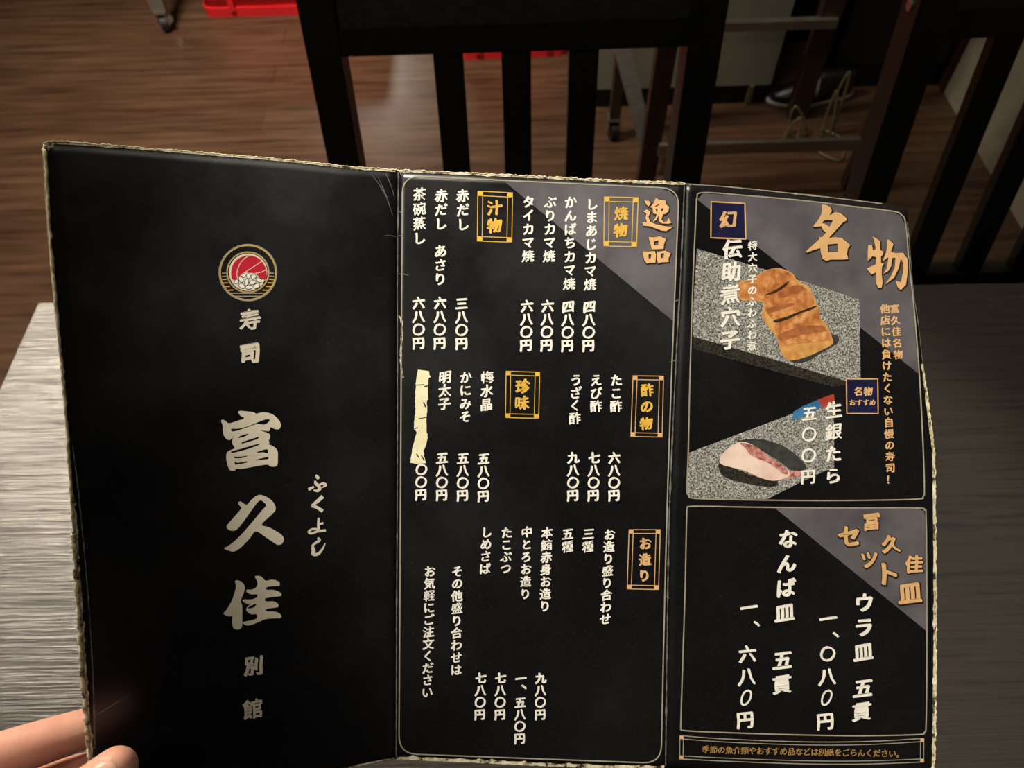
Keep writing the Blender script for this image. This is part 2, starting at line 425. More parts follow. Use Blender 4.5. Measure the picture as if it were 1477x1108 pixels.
# counter with a black kick plate
cy = on_z(1030, 153, 0.0)[1]; cx1 = on_z(1103, 150, 0.0)[0]
ct = empty('service_counter', (0.45, cy, 0), 'pale grey counter front standing on a black plinth behind the chair', 'counter')
x0 = 0.235 - 0.45; x1 = cx1 - 0.45
bm = bmesh.new(); add_box(bm, (x0, 0, 0.062), (x1, 0.45, 0.88)); bm_obj('body', bm, MAT['counter'], ct, bevel=0.003)
bm = bmesh.new(); add_box(bm, (x0 + 0.005, 0.012, 0), (x1 - 0.005, 0.44, 0.062)); bm_obj('plinth', bm, MAT['blackpaint'], ct)
bm = bmesh.new(); add_box(bm, (x0 - 0.01, -0.015, 0.88), (x1, 0.46, 0.905)); bm_obj('worktop', bm, MAT['blackwood'], ct, bevel=0.003)
bm = bmesh.new(); f_ = on_y(1080, 143, cy - 0.004); add_box(bm, (f_[0] - 0.45 - 0.006, -0.006, 0), (f_[0] - 0.45 + 0.006, 0.012, 0.062)); bm_obj('foot', bm, MAT['cable'], ct)

# black cabinets filling the corner
cb = empty('storage_cabinet', (0.86, 2.14, 0), 'tall matt black cabinet in the shade beside the pale counter', 'cabinet')
bm = bmesh.new(); add_box(bm, (-0.13, 0.0, 0), (0.5, 0.5, 1.5)); bm_obj('body', bm, MAT['blackpaint'], cb, bevel=0.003)
bm = bmesh.new(); add_box(bm, (-0.125, -0.018, 0.08), (0.18, 0, 1.48)); dd = bm_obj('door', bm, MAT['blackpaint'], cb, bevel=0.003)
bm = bmesh.new(); add_box(bm, (0.13, -0.04, 0.9), (0.14, -0.018, 1.05)); bm_obj('handle', bm, MAT['blackpaint'], dd)
cb2 = empty('low_cabinet', (1.05, 1.96, 0), 'black low cabinet standing against the wall end behind the right chair', 'cabinet')
bm = bmesh.new(); add_box(bm, (-0.16, -0.05, 0), (0.166, 0.13, 0.95)); bm_obj('body', bm, MAT['blackpaint'], cb2, bevel=0.003)
bm = bmesh.new(); add_box(bm, (-0.15, -0.066, 0.08), (0.15, -0.05, 0.93)); dd = bm_obj('door', bm, MAT['blackpaint'], cb2, bevel=0.003)
bm = bmesh.new(); add_box(bm, (-0.13, -0.09, 0.6), (-0.12, -0.066, 0.72)); bm_obj('handle', bm, MAT['blackpaint'], dd)

# brown wooden stand with steel rails
st_y = 1.50
pB = on_y(948, 150, st_y); pBar = on_y(950, 211, st_y); pBar2 = on_y(1245, 196, st_y)
sd = empty('folding_stand', (pB[0], st_y, 0), 'brown legged stand with steel rails on the floor between the two chairs', 'stand')
def rel(p): return (p[0] - pB[0], p[1] - st_y, p[2])
pC = on_y(1300, 100, st_y)
bm = bmesh.new(); add_bar(bm, (0, 0, 0), (0, 0, 0.8), 0.042, 0.03); bm_obj('leg', bm, MAT['brownwood'], sd, bevel=0.003)
bm = bmesh.new(); add_bar(bm, (pBar2[0] - pB[0] + 0.02, 0, 0), (pBar2[0] - pB[0] + 0.02, 0, 0.8), 0.042, 0.03); bm_obj('leg', bm, MAT['brownwood'], sd, bevel=0.003)
bm = bmesh.new(); zb = (pBar[2] + pBar2[2]) / 2; add_bar(bm, (0.015, -0.02, zb), (pBar2[0] - pB[0] + 0.01, -0.02, zb), 0.012, 0.03, (0, 1, 0)); bm_obj('rail', bm, MAT['steel'], sd, bevel=0.002)['label'] = 'steel rail'
pD = on_z(1147, 168, 0.0); pA = on_z(883, 198, 0.0)
for q_, w_ in ((pD, 0.05), (pA, 0.026)):
    bm = bmesh.new(); z0 = 0.066 if w_ < 0.04 else 0; add_bar(bm, (q_[0] - pB[0], q_[1] - st_y, z0), (q_[0] - pB[0], q_[1] - st_y, 0.8), w_, 0.03); bm_obj('leg', bm, MAT['brownwood'], sd, bevel=0.003)
b1 = bmesh.new(); b2 = bmesh.new(); caster(b1, b2, pA[0] - pB[0], pA[1] - st_y)
cs = bm_obj('caster_fork', b1, MAT['steel'], sd); bm_obj('caster_wheel', b2, MAT['rubber'], cs, bevel=0.004)
u0 = on_y(1040, 39, pD[1] - 0.02); u1 = on_y(1207, 30, pD[1] - 0.02)
bm = bmesh.new(); zb = (u0[2] + u1[2]) / 2; add_bar(bm, (pA[0] - pB[0], u0[1] - st_y, zb), (u1[0] - pB[0], u1[1] - st_y, zb), 0.02, 0.022, (0, 1, 0)); bm_obj('rail', bm, MAT['steel'], sd, bevel=0.002)['label'] = 'steel rail'
g0 = on_y(896, 66, 1.66); g1 = on_y(931, 200, 1.56)
g2 = g0 + (g0 - g1) * 0.6
bm = bmesh.new(); add_bar(bm, rel(g1), rel(g2), 0.036, 0.012); bm_obj('brace', bm, MAT['steel'], sd, bevel=0.002)['label'] = 'scuffed pale metal brace'
bm = bmesh.new(); add_bar(bm, (-0.02, 0, 0.78), (pBar2[0] - pB[0] + 0.04, 0, 0.78), 0.03, 0.03, (0, 1, 0)); bm_obj('crossbar', bm, MAT['brownwood'], sd, bevel=0.003)

# black shoe with pale sole edge and two pale straps
s0 = on_z(1095, 156, 0.0); s1 = on_z(1150, 160, 0.0)
sh = empty('slip_on_shoe', (s0[0] + 0.025, s0[1] - 0.03, 0), 'black shoe with a pale sole edge and two pale straps, lying before the black cabinet', 'shoe', 0.12)
def shoe_part(zs, name, mat, par, x0, x1):
    bm = bmesh.new(); rr = []
    for z, sc_, sh_ in zs:
        ring = []
        for kx in range(24):
            an = 2 * math.pi * kx / 24; c, s = math.cos(an), math.sin(an)
            wx = (abs(c) ** 0.8) * (1 if c > 0 else -1)
            ring.append(bm.verts.new((x0 + (x1 - x0) * (0.5 + 0.5 * wx * sc_) + sh_, 0.045 + 0.042 * s * sc_ * (1 - 0.18 * (wx > 0)), z)))
        rr.append(ring)
    for a_, b_ in zip(rr, rr[1:]):
        for q in range(24): bm.faces.new((a_[q], a_[(q + 1) % 24], b_[(q + 1) % 24], b_[q]))
    bm.faces.new(rr[0][::-1]); bm.faces.new(rr[-1]); return bm_obj(name, bm, mat, par, smooth=True)
shoe_part([(0, 0.97, 0), (0.012, 1.0, 0), (0.018, 1.0, 0)], 'sole', MAT['palestrap'], sh, 0, 0.25)
shoe_part([(0.018, 0.97, 0), (0.035, 0.93, 0.003), (0.055, 0.72, 0.03), (0.072, 0.5, 0.052), (0.085, 0.42, 0.062)], 'upper', MAT['shoe'], sh, 0.004, 0.246)
for xx, zz in ((0.085, 0.062), (0.125, 0.078)):
    bm = bmesh.new(); pts = [(xx + 0.004 * math.cos(t_), 0.045 + 0.036 * math.cos(t_), 0.028 + (zz - 0.02) * math.sin(t_)) for t_ in np.linspace(0.15, math.pi - 0.15, 14)]
    add_tube(bm, pts, 0.0045, 8); bm_obj('strap', bm, MAT['palestrap'], sh, smooth=True)['label'] = 'pale strap'

# loose loops of cable on the floor beside the stand leg
cz = on_z(1172, 188, 0.0)
bm = bmesh.new(); rnd = random.Random(3)
for cx_, cy_, h, wv, ln in ((0.03, 0.0, 0.17, 0.012, 0.012), (0.022, -0.02, 0.13, 0.009, -0.004), (-0.05, -0.01, 0.08, 0.022, -0.02), (-0.075, -0.03, 0.06, 0.014, 0.018)):
    pts = [(cx_ - wv, cy_ - 0.012, 0.005), (cx_ - wv * 0.8 + ln * 0.4, cy_, h * 0.5), (cx_ + ln, cy_ + 0.004, h), (cx_ + wv + ln * 0.5, cy_ - 0.006, h * 0.55), (cx_ + wv * 1.3, cy_ - 0.016, 0.006)]
    add_tube(bm, catmull(pts, 8), 0.003, 8)
pts = [(-0.05, -0.03, 0.005), (-0.02, -0.08, 0.004), (0.03, -0.13, 0.004), (0.055, -0.10, 0.004), (0.06, -0.04, 0.004), (0.02, 0.0, 0.005)]
add_tube(bm, catmull(pts, 8), 0.0035, 8)
cab = bm_obj('cable_bundle', bm, MAT['cable'], None, smooth=True); cab.location = (cz[0], cz[1], 0)
tag(cab, 'loops of yellowish cable standing up beside the brown stand leg', 'cable')

# ------------------------------------------------------------------ the menu: three laminated panels
HM = 0.297
MD = 0.405                                      # distance of the folds' lower ends along the view axis
def lerp(a, b, t): return a + (b - a) * t


def edge(pts_px, depths):
    """a smooth 3D edge through photo points with depths at evenly placed keys; returned as dense samples + chord parameter"""
    c = catmull(np.asarray(pts_px, float), 10)
    s = np.r_[0, np.cumsum(np.hypot(*np.diff(c, axis=0).T))]; s /= s[-1]
    inv = np.interp(s, np.linspace(0, 1, len(depths)), depths)
    p = P(c[:, 0], c[:, 1], inv)
    q = np.r_[0, np.cumsum(np.linalg.norm(np.diff(p, axis=0), axis=1))]; q /= q[-1]
    return q, p


def ev(e, t): return np.stack([np.interp(t, e[0], e[1][:, k]) for k in range(3)], -1)


DT1 = 0.94 * MD; DB1 = MD
KT, KB = 0.855, 0.865
D0T, D0B = DT1 * KT, DB1 * KB
D3T, D3B = DT1 * 1.105, DB1 * 1.005
E0 = edge([(64, 215), (66, 235), (70, 305), (77, 400), (87, 505), (96, 611), (102, 713), (111, 848), (121, 1000), (127, 1068), (133, 1192)], [D0T, D0B])
E1 = edge([(573, 245), (572, 400), (572, 520), (571.6, 740), (570.5, 900), (570, 1095)], [DT1, DB1])
E2 = edge([(990, 264), (984, 400), (977, 520), (967.5, 740), (964, 940), (962, 1109)], [DT1, DB1])
E3 = edge([(1309, 303), (1311, 340), (1317, 416), (1325, 470), (1331, 525), (1341, 596), (1347.5, 652), (1349, 720), (1350.5, 900), (1349, 1060), (1346.5, 1122)],
          [D3T, lerp(D3T, D3B, 0.6), D3B, D3B * 1.002, D3B])
T0 = edge([(64, 215), (72, 204.5), (150, 209), (275, 219), (420, 231), (500, 240), (573, 245)], [D0T, DT1])
T1 = edge([(573, 245), (681, 250), (772, 254.5), (900, 260.5), (990, 264)], [DT1, DT1 * 1.004, DT1])
T2 = edge([(990, 264), (1060, 269), (1147, 278), (1220, 286), (1274, 292.5), (1297, 297), (1309, 303)], [DT1, lerp(DT1, D3T, 0.40), D3T])
B0 = edge([(133, 1192), (300, 1154), (506, 1108), (570, 1095)], [D0B, DB1])
B1 = edge([(570, 1095), (700, 1101), (830, 1107), (962, 1109)], [DB1, DB1 * 1.006, DB1])
B2 = edge([(962, 1109), (1100, 1119), (1220, 1124), (1346.5, 1122)], [DB1, lerp(DB1, D3B, 0.5), D3B])


class Surf:
    def __init__(s, T, B, L, R):
        s.T, s.B, s.L, s.R = T, B, L, R
        s.c = [ev(T, np.array([0.]))[0], ev(T, np.array([1.]))[0], ev(B, np.array([0.]))[0], ev(B, np.array([1.]))[0]]

    def __call__(s, u, v):
        u = np.asarray(u, float); v = np.asarray(v, float); U = u[..., None]; V = v[..., None]
        a = (1 - V) * ev(s.T, u) + V * ev(s.B, u) + (1 - U) * ev(s.L, v) + U * ev(s.R, v)
        b = (1 - U) * (1 - V) * s.c[0] + U * (1 - V) * s.c[1] + (1 - U) * V * s.c[2] + U * V * s.c[3]
        return a - b

    def normal(s, u, v):
        e = 0.02
        du = s(np.clip(u + e, 0, 1), v) - s(np.clip(u - e, 0, 1), v); dv = s(u, np.clip(v + e, 0, 1)) - s(u, np.clip(v - e, 0, 1))
        n = np.cross(dv, du); return n / np.linalg.norm(n, axis=-1, keepdims=True)

    def pix(s, u, v):
        d = s(u, v) - CAM; z = d @ FWD
        return np.stack([PW / 2 + FOC * (d @ RGT) / z, PH / 2 - FOC * (d @ UPV) / z], -1)

    def inv(s, px):
        px = np.asarray(px, float); u = np.full(len(px), 0.5); v = u.copy(); h = 1e-3
        for _ in range(6):
            p = s.pix(u, v); a = (s.pix(u + h, v) - p) / h if False else (s.pix(np.clip(u + h, 0, 1), v) - s.pix(np.clip(u - h, 0, 1), v)) / (np.clip(u + h, 0, 1) - np.clip(u - h, 0, 1))[:, None]
            b = (s.pix(u, np.clip(v + h, 0, 1)) - s.pix(u, np.clip(v - h, 0, 1))) / (np.clip(v + h, 0, 1) - np.clip(v - h, 0, 1))[:, None]
            r = px - p; det = a[:, 0] * b[:, 1] - a[:, 1] * b[:, 0]
            u = np.clip(u + (r[:, 0] * b[:, 1] - r[:, 1] * b[:, 0]) / det, 0, 1); v = np.clip(v + (a[:, 0] * r[:, 1] - a[:, 1] * r[:, 0]) / det, 0, 1)
        return u, v

    def lay(s, px, lift):
        u, v = s.inv(px); return s(u, v) + s.normal(u, v) * np.asarray(lift)[:, None]


SURF = [Surf(T0, B0, E0, E1), Surf(T1, B1, E1, E2), Surf(T2, B2, E2, E3)]
menu_c = ev(E1, np.array([1.0]))[0]
menu = empty('folding_menu', tuple(menu_c), 'open three-panel black menu with white brush lettering and food photos, held up over the table', 'menu')
MOFF = Vector(menu_c)
PANEL = []
for k, (nm, lb) in enumerate((('cover_panel', 'black cover panel with the round crest and large cream characters'),
                              ('dish_panel', 'middle panel listing dishes and prices in white columns'),
                              ('photo_panel', 'right panel with two sushi photographs and set prices'))):
    S = SURF[k]; nu, nv = 36, 64
    uu, vv = np.meshgrid(np.linspace(0, 1, nu), np.linspace(0, 1, nv))
    fr = S(uu.ravel(), vv.ravel()); nn = S.normal(uu.ravel(), vv.ravel()); bk = fr - nn * 0.0011
    co = np.vstack([fr, bk]) - menu_c; n0 = nu * nv
    fs = []; mi = []
    for j in range(nv - 1):
        for i in range(nu - 1):
            a = j * nu + i; fs.append((a, a + nu, a + nu + 1, a + 1)); mi.append(0)
            fs.append((n0 + a, n0 + a + 1, n0 + a + nu + 1, n0 + a + nu)); mi.append(0)
    for i in range(nu - 1):
        a = i; fs.append((a, a + 1, n0 + a + 1, n0 + a)); mi.append(1)
        a = (nv - 1) * nu + i; fs.append((a + 1, a, n0 + a, n0 + a + 1)); mi.append(1)
    for j in range(nv - 1):
        a = j * nu; fs.append((a + nu, a, n0 + a, n0 + a + nu)); mi.append(1)
        a = j * nu + nu - 1; fs.append((a, a + nu, n0 + a + nu, n0 + a)); mi.append(1)
    me = bpy.data.meshes.new(nm); me.from_pydata([tuple(c) for c in co], [], fs)
    for p_, m_ in zip(me.polygons, mi): p_.material_index = m_; p_.use_smooth = m_ == 0
    o = link_mesh(nm, me, [MAT['card'], MAT['paperedge']], menu); o['label'] = lb; PANEL.append(o)

# ------------------------------------------------------------------ printing on the menu
_gc = {}


def _text_mesh(ch):
    cu = bpy.data.curves.new('t', 'FONT'); cu.body = ch; cu.size = 1; cu.resolution_u = 3; cu.fill_mode = 'FRONT'
    ob = bpy.data.objects.new('t', cu); COL.objects.link(ob)
    dg = bpy.context.evaluated_depsgraph_get(); dg.update()
    me = bpy.data.meshes.new_from_object(ob.evaluated_get(dg))
    v = np.array([x.co[:2] for x in me.vertices]) if len(me.vertices) else np.zeros((0, 2))
    f = [tuple(p.vertices) for p in me.polygons]
    COL.objects.unlink(ob); bpy.data.objects.remove(ob); bpy.data.curves.remove(cu); bpy.data.meshes.remove(me)
    return v, f


def _weld(v, f):
    key = {}; idx = []; out = []
    for p in v:
        k = (round(p[0], 5), round(p[1], 5))
        if k not in key: key[k] = len(out); out.append(p)
        idx.append(key[k])
    ff = []
    for t in f:
        q = [idx[i] for i in t]
        if len(set(q)) == len(q): ff.append(tuple(q))
    return np.array(out), ff


def rim_normals(v, f):
    """outward normals (and a bool) of the rim of a flat mesh"""
    cnt = {}
    for t in f:
        for a, b in zip(t, t[1:] + t[:1]): cnt[(a, b)] = cnt.get((a, b), 0) + 1
    area_ = 0
    n = np.zeros_like(v)
    for (a, b) in cnt:
        if (b, a) not in cnt:
            d = v[b] - v[a]; L_ = np.hypot(*d) + 1e-12; w = np.array([d[1], -d[0]]) / L_
            n[a] += w; n[b] += w
    ln = np.hypot(n[:, 0], n[:, 1]); ok = ln > 1e-6
    n[ok] /= ln[ok][:, None]
    return n


def _orient(v, f):
    out = []
    for t in f:
        s = sum(v[a][0] * v[b][1] - v[b][0] * v[a][1] for a, b in zip(t, t[1:] + t[:1]))
        out.append(t if s > 0 else t[::-1])
    return out


_ref = _text_mesh('円')[0]
_em = (_ref[:, 1].max() - _ref[:, 1].min()) / 0.82
_ec = ((_ref[:, 0].max() + _ref[:, 0].min()) / 2, (_ref[:, 1].max() + _ref[:, 1].min()) / 2)


def rim_loops(v, f):
    nxt = {}; seen = set()
    for t in f:
        for a, b in zip(t, t[1:] + t[:1]): seen.add((a, b))
    for (a, b) in seen:
        if (b, a) not in seen: nxt.setdefault(a, []).append(b)
    loops = []
    while nxt:
        a = next(iter(nxt)); lp = [a]
        while True:
            if lp[-1] not in nxt: break
            b = nxt[lp[-1]].pop()
            if not nxt[lp[-1]]: del nxt[lp[-1]]
            if b == a: break
            lp.append(b)
        if len(lp) > 2: loops.append(v[lp])
    return loops


GN = 76                                         # cells per em of the brush raster


def glyph(ch, fat=(0.012, 0.028), centre=False):
    """a character thickened as if by a soft slanted brush: distance to its outline, measured with an oblique oval nib, then contoured"""
    k = (ch, fat, centre)
    if k in _gc: return _gc[k]
    v, f = _text_mesh(ch); v, f = _weld(v, f); f = _orient(v, f)
    c = _ec if not centre else ((v[:, 0].max() + v[:, 0].min()) / 2, (v[:, 1].max() + v[:, 1].min()) / 2)
    v = (v - np.array(c)) / _em
    loops = rim_loops(v, f); tot = 0
    for lp in loops: tot += np.hypot(*(np.roll(lp, -1, 0) - lp).T).sum()
    dens = min(1.15, max(0.2, 9.0 / tot))
    g = np.linspace(-0.6, 0.6, int(GN * 1.2) + 1); n = len(g); h = g[1] - g[0]
    X, Y = np.meshgrid(g, g); q = np.stack([X.ravel(), Y.ravel()], -1)
    a = (fat[0] + fat[1]) * dens; b = max(fat[0] * dens, 0.002); th = math.radians(-40)
    ex = np.array([math.cos(th), math.sin(th)]); ey = np.array([-ex[1], ex[0]])
    m = np.stack([ex * 0.022 / a, ey * 0.022 / b]) if a > 0 else np.eye(2)
    qm = q @ m.T; best = np.full(len(q), 9.0); wn = np.zeros(len(q), int)
    for lp in loops:
        A, B = lp, np.roll(lp, -1, 0)
        for p0, p1 in zip(A, B):
            up = (p0[1] <= q[:, 1]) & (p1[1] > q[:, 1]); dn = (p0[1] > q[:, 1]) & (p1[1] <= q[:, 1])
            cr = (p1[0] - p0[0]) * (q[:, 1] - p0[1]) - (q[:, 0] - p0[0]) * (p1[1] - p0[1])
            wn += (up & (cr > 0)).astype(int) - (dn & (cr < 0)).astype(int)
            a0 = m @ p0; d = m @ (p1 - p0); t = np.clip(((qm - a0) @ d) / (d @ d + 1e-12), 0, 1)
            best = np.minimum(best, ((qm - a0 - t[:, None] * d) ** 2).sum(-1))
    F = np.where(wn != 0, -1, 1) * np.sqrt(best); F = np.clip(F.reshape(n, n), -0.08, 0.12) - 0.022
    for _ in range(1):
        F = 0.25 * np.roll(F, 1, 0) + 0.5 * F + 0.25 * np.roll(F, -1, 0); F = 0.25 * np.roll(F, 1, 1) + 0.5 * F + 0.25 * np.roll(F, -1, 1)
    V = []; FF = []; key = {}
    def vid(kk, x, y):
        if kk not in key: key[kk] = len(V); V.append((x, y))
        return key[kk]
    ins = F < 0
    for r in range(n - 1):
        col = 0
        while col < n - 1:
            s4 = (ins[r, col], ins[r, col + 1], ins[r + 1, col + 1], ins[r + 1, col])
            if not any(s4): col += 1; continue
            if all(s4):
                c0 = col
                while col < n - 1 and ins[r, col] and ins[r, col + 1] and ins[r + 1, col] and ins[r + 1, col + 1]: col += 1
                FF.append((vid((r, c0), g[c0], g[r]), vid((r, col), g[col], g[r]), vid((r + 1, col), g[col], g[r + 1]), vid((r + 1, c0), g[c0], g[r + 1]))); continue
            cs = ((r, col), (r, col + 1), (r + 1, col + 1), (r + 1, col)); poly = []
            for e in range(4):
                A_, B_ = cs[e], cs[(e + 1) % 4]
                if ins[A_]: poly.append(vid(A_, g[A_[1]], g[A_[0]]))
                if ins[A_] != ins[B_]:
                    t = F[A_] / (F[A_] - F[B_]); kk = (min(A_, B_), max(A_, B_))
                    poly.append(vid(kk, g[A_[1]] + t * (g[B_[1]] - g[A_[1]]), g[A_[0]] + t * (g[B_[0]] - g[A_[0]])))
            if len(poly) > 2: FF.append(tuple(poly))
            col += 1
    p = np.array(V); rs = random.Random(ord(ch)); ph = rs.uniform(0, 6.28); p2 = rs.uniform(0, 6.28)
    p = p + np.stack([0.016 * np.sin(6.0 * p[:, 1] + ph), 0.016 * np.sin(5.5 * p[:, 0] + p2) - 0.03 * (p[:, 0] ** 2 - 0.08)], -1)   # a hand's slight waver
    _gc[k] = (p, FF); return _gc[k]


def fill_poly(loops):
    """flat fill of an outline with holes, in any 2D units"""
    cu = bpy.data.curves.new('p', 'CURVE'); cu.dimensions = '2D'; cu.fill_mode = 'FRONT'
    for lp in loops:
        s = cu.splines.new('POLY'); s.points.add(len(lp) - 1); s.use_cyclic_u = True
        for q, p in zip(s.points, lp): q.co = (p[0], p[1], 0, 1)
    ob = bpy.data.objects.new('p', cu); COL.objects.link(ob)
    dg = bpy.context.evaluated_depsgraph_get(); dg.update()
    me = bpy.data.meshes.new_from_object(ob.evaluated_get(dg))
    v = np.array([x.co[:2] for x in me.vertices]); f = [tuple(p.vertices) for p in me.polygons]
    COL.objects.unlink(ob); bpy.data.objects.remove(ob); bpy.data.curves.remove(cu); bpy.data.meshes.remove(me)
    v, f = _weld(v, f); return v, _orient(v, f)


class Print:
    """one printed element of a panel, collected in photo pixels and laid onto the curved card"""
    def __init__(s, panel): s.k = panel; s.v = []; s.l = []; s.f = []; s.m = []; s.mats = []; s.n = 0

    def _mi(s, mat):
        if MAT[mat] not in s.mats: s.mats.append(MAT[mat])
        return s.mats.index(MAT[mat])

    def raw(s, v, f, mat, lev):
        v = np.asarray(v, float); mi = s._mi(mat)
        s.v.append(v); s.l.append(np.full(len(v), lev)); s.f += [tuple(i + s.n for i in t) for t in f]; s.m += [mi] * len(f); s.n += len(v)

    def poly(s, loops, mat, lev=1, maxlen=0, grow=0):
        if not hasattr(loops[0][0], '__len__'): loops = [loops]
        v, f = fill_poly(loops)
        if grow: v = v + rim_normals(v, _orient(v, f)) * grow
        if maxlen:
            bm = bmesh.new(); vs = [bm.verts.new((p[0], p[1], 0)) for p in v]
            for t in f:
                try: bm.faces.new([vs[i] for i in t])
                except ValueError: pass
            for _ in range(7):
                bmesh.ops.triangulate(bm, faces=bm.faces[:])
                es = [e for e in bm.edges if e.calc_length() > maxlen]
                if not es: break
                bmesh.ops.subdivide_edges(bm, edges=es, cuts=1)
            bmesh.ops.triangulate(bm, faces=bm.faces[:])
            bm.verts.index_update(); v = np.array([w.co[:2] for w in bm.verts]); f = [tuple(w.index for w in q.verts) for q in bm.faces]; bm.free()
        s.raw(v, f, mat, lev)

    def line(s, pts, w, mat, lev=2, closed=False, step=9, wfun=None):
        p = np.asarray(pts, float)
        if closed: p = np.vstack([p, p[:1]])
        out = [p[0]]
        for a, b in zip(p, p[1:]):
            n = max(1, int(np.hypot(*(b - a)) / step))
            for t in range(1, n + 1): out.append(a + (b - a) * t / n)
        p = np.array(out)
        if closed:
            p = p[:-1]; tg = np.roll(p, -1, 0) - np.roll(p, 1, 0)
        else: tg = np.gradient(p, axis=0)
        tg /= np.hypot(tg[:, 0], tg[:, 1])[:, None] + 1e-9; nr = np.stack([-tg[:, 1], tg[:, 0]], -1)
        ws = np.full(len(p), w / 2.0) if wfun is None else np.array([wfun(i / (len(p) - 1)) for i in range(len(p))]) / 2
        v = np.vstack([p + nr * ws[:, None], p - nr * ws[:, None]]); n = len(p)
        f = [(i, i + 1, n + i + 1, n + i) for i in range(n - 1)]
        if closed: f.append((n - 1, 0, n, 2 * n - 1))
        s.raw(v, f, mat, lev)

    def char(s, ch, cx, cy, size, mat='white', lev=3, fat=(0.008, 0.028), shear=0.12, slope=0.0, aspect=1.0, rot=0.0, shadow=None, centre=False):
        for lift, grow, mt in (([(lev - 1, shadow, 'outline')] if shadow else []) + [(lev, 0.0, mat)]):
            w, f = glyph(ch, (fat[0] + grow, fat[1]), centre)
            if rot:
                c_, s_ = math.cos(rot), math.sin(rot); w = np.stack([w[:, 0] * c_ - w[:, 1] * s_, w[:, 0] * s_ + w[:, 1] * c_], -1)
            y = w[:, 1] + shear * w[:, 0]; x = w[:, 0] * aspect
            off = 0.02 * size if grow else 0
            s.raw(np.stack([cx + off + size * (x - slope * y), cy + off - size * y], -1), f, mt, lift)

    def column(s, text, a, b, size, **kw):
        n = len(text); sl = (b[0] - a[0]) / max(1e-6, (b[1] - a[1])) if n > 1 else 0
        for i, ch in enumerate(text):
            if ch in ' 　': continue
            t = i / (n - 1) if n > 1 else 0
            x, y = a[0] + (b[0] - a[0]) * t, a[1] + (b[1] - a[1]) * t
            if ch == '、': s.char(ch, x + size * 0.42, y - size * 0.12, size * 1.25, centre=True, slope=sl, **kw)
            else: s.char(ch, x, y, size, slope=sl, **kw)

    def build(s, name, label=None, parent=None):
        px = np.vstack(s.v); lv = np.concatenate(s.l); co = SURF[s.k].lay(px, 0.00008 + lv * 0.00005) - menu_c
        me = bpy.data.meshes.new(name); me.from_pydata([tuple(c) for c in co], [], s.f)
        for p_, m_ in zip(me.polygons, s.m): p_.material_index = m_
        bm = bmesh.new(); bm.from_mesh(me); bm.normal_update()
        tocam = Vector(CAM - menu_c)
        bmesh.ops.reverse_faces(bm, faces=[q for q in bm.faces if q.normal.dot(tocam - q.calc_center_median()) < 0]); bm.to_mesh(me); bm.free()
        o = link_mesh(name, me, s.mats, PANEL[s.k] if parent is None else parent)
        if label: o['label'] = label
        return o


def zoom(ox, oy, sc_): return lambda pts: [(ox + x / sc_, oy + y / sc_) for x, y in pts]
def rrect(corners, r):
    """rounded quadrilateral, corners in order tl,tr,br,bl"""
    out = []; c = [np.array(p, float) for p in corners]
    for i in range(4):
        p = c[i]; a = c[i - 1] - p; b = c[(i + 1) % 4] - p; a /= np.hypot(*a); b /= np.hypot(*b)
        for t in np.linspace(0, 1, 7): out.append(p + a * r * (1 - t) ** 2 + b * r * t ** 2)
    return out


# --- cover panel ---
z1 = zoom(300, 570, 6.156); z2 = zoom(300, 680, 7.917); z3 = zoom(300, 820, 4.817)
pr = Print(0)
pr.poly([catmull(z1(l), 4, True) for l in (
    [(268, 150), (290, 140), (350, 145), (400, 152), (432, 165), (470, 155), (520, 155), (570, 170), (610, 200), (640, 240), (645, 275), (632, 300), (600, 303), (555, 285), (550, 310), (535, 320), (500, 316), (465, 314), (500, 325), (545, 345), (552, 375), (540, 400), (545, 425), (530, 433), (560, 445), (600, 470), (618, 500), (620, 560), (618, 610), (605, 632), (560, 635), (530, 618), (480, 622), (380, 640), (300, 655), (255, 653), (235, 670), (205, 672), (185, 650), (170, 610), (162, 560), (165, 520), (185, 495), (235, 470), (215, 430), (218, 390), (230, 362), (205, 392), (180, 398), (150, 375), (132, 330), (130, 270), (118, 235), (125, 218), (155, 228), (185, 250), (240, 235), (320, 207), (290, 185)],
    [(208, 300), (215, 322), (260, 315), (350, 285), (430, 258), (500, 262), (530, 245), (548, 225), (535, 213), (490, 222), (420, 250), (350, 278), (270, 297)],
    [(265, 380), (300, 357), (362, 344), (320, 370)], [(298, 422), (340, 404), (400, 385), (448, 370), (440, 389), (380, 409), (310, 430)],
    [(212, 500), (300, 474), (400, 444), (467, 431), (420, 456), (330, 486), (220, 513)], [(232, 546), (280, 548), (344, 539), (330, 551), (280, 561), (235, 559)],
    [(239, 586), (262, 600), (340, 589), (347, 597), (290, 611), (243, 617)], [(423, 514), (470, 492), (525, 481), (533, 505), (522, 516), (480, 508)], [(426, 574), (470, 562), (530, 549), (532, 568), (480, 573), (430, 581)])], 'cream', 2)
pr.build('cover_character')
pr = Print(0)
pr.poly(catmull(z2([(350, 352), (375, 345), (440, 380), (490, 330), (540, 285), (590, 268), (640, 278), (700, 310), (750, 360), (772, 410), (765, 450), (720, 500), (615, 605), (700, 640), (790, 690), (850, 735), (865, 785), (845, 825), (805, 838), (760, 820), (650, 745), (545, 685), (480, 760), (400, 845), (340, 895), (290, 915), (240, 905), (185, 880), (240, 845), (310, 790), (400, 700), (520, 560), (620, 440), (665, 390), (640, 355), (600, 330), (560, 360), (500, 440), (400, 580), (340, 655), (290, 678), (240, 668), (215, 640), (225, 605), (290, 530), (375, 430), (370, 400), (350, 375)]), 4, True), 'cream', 2)
pr.build('cover_character')
pr = Print(0)
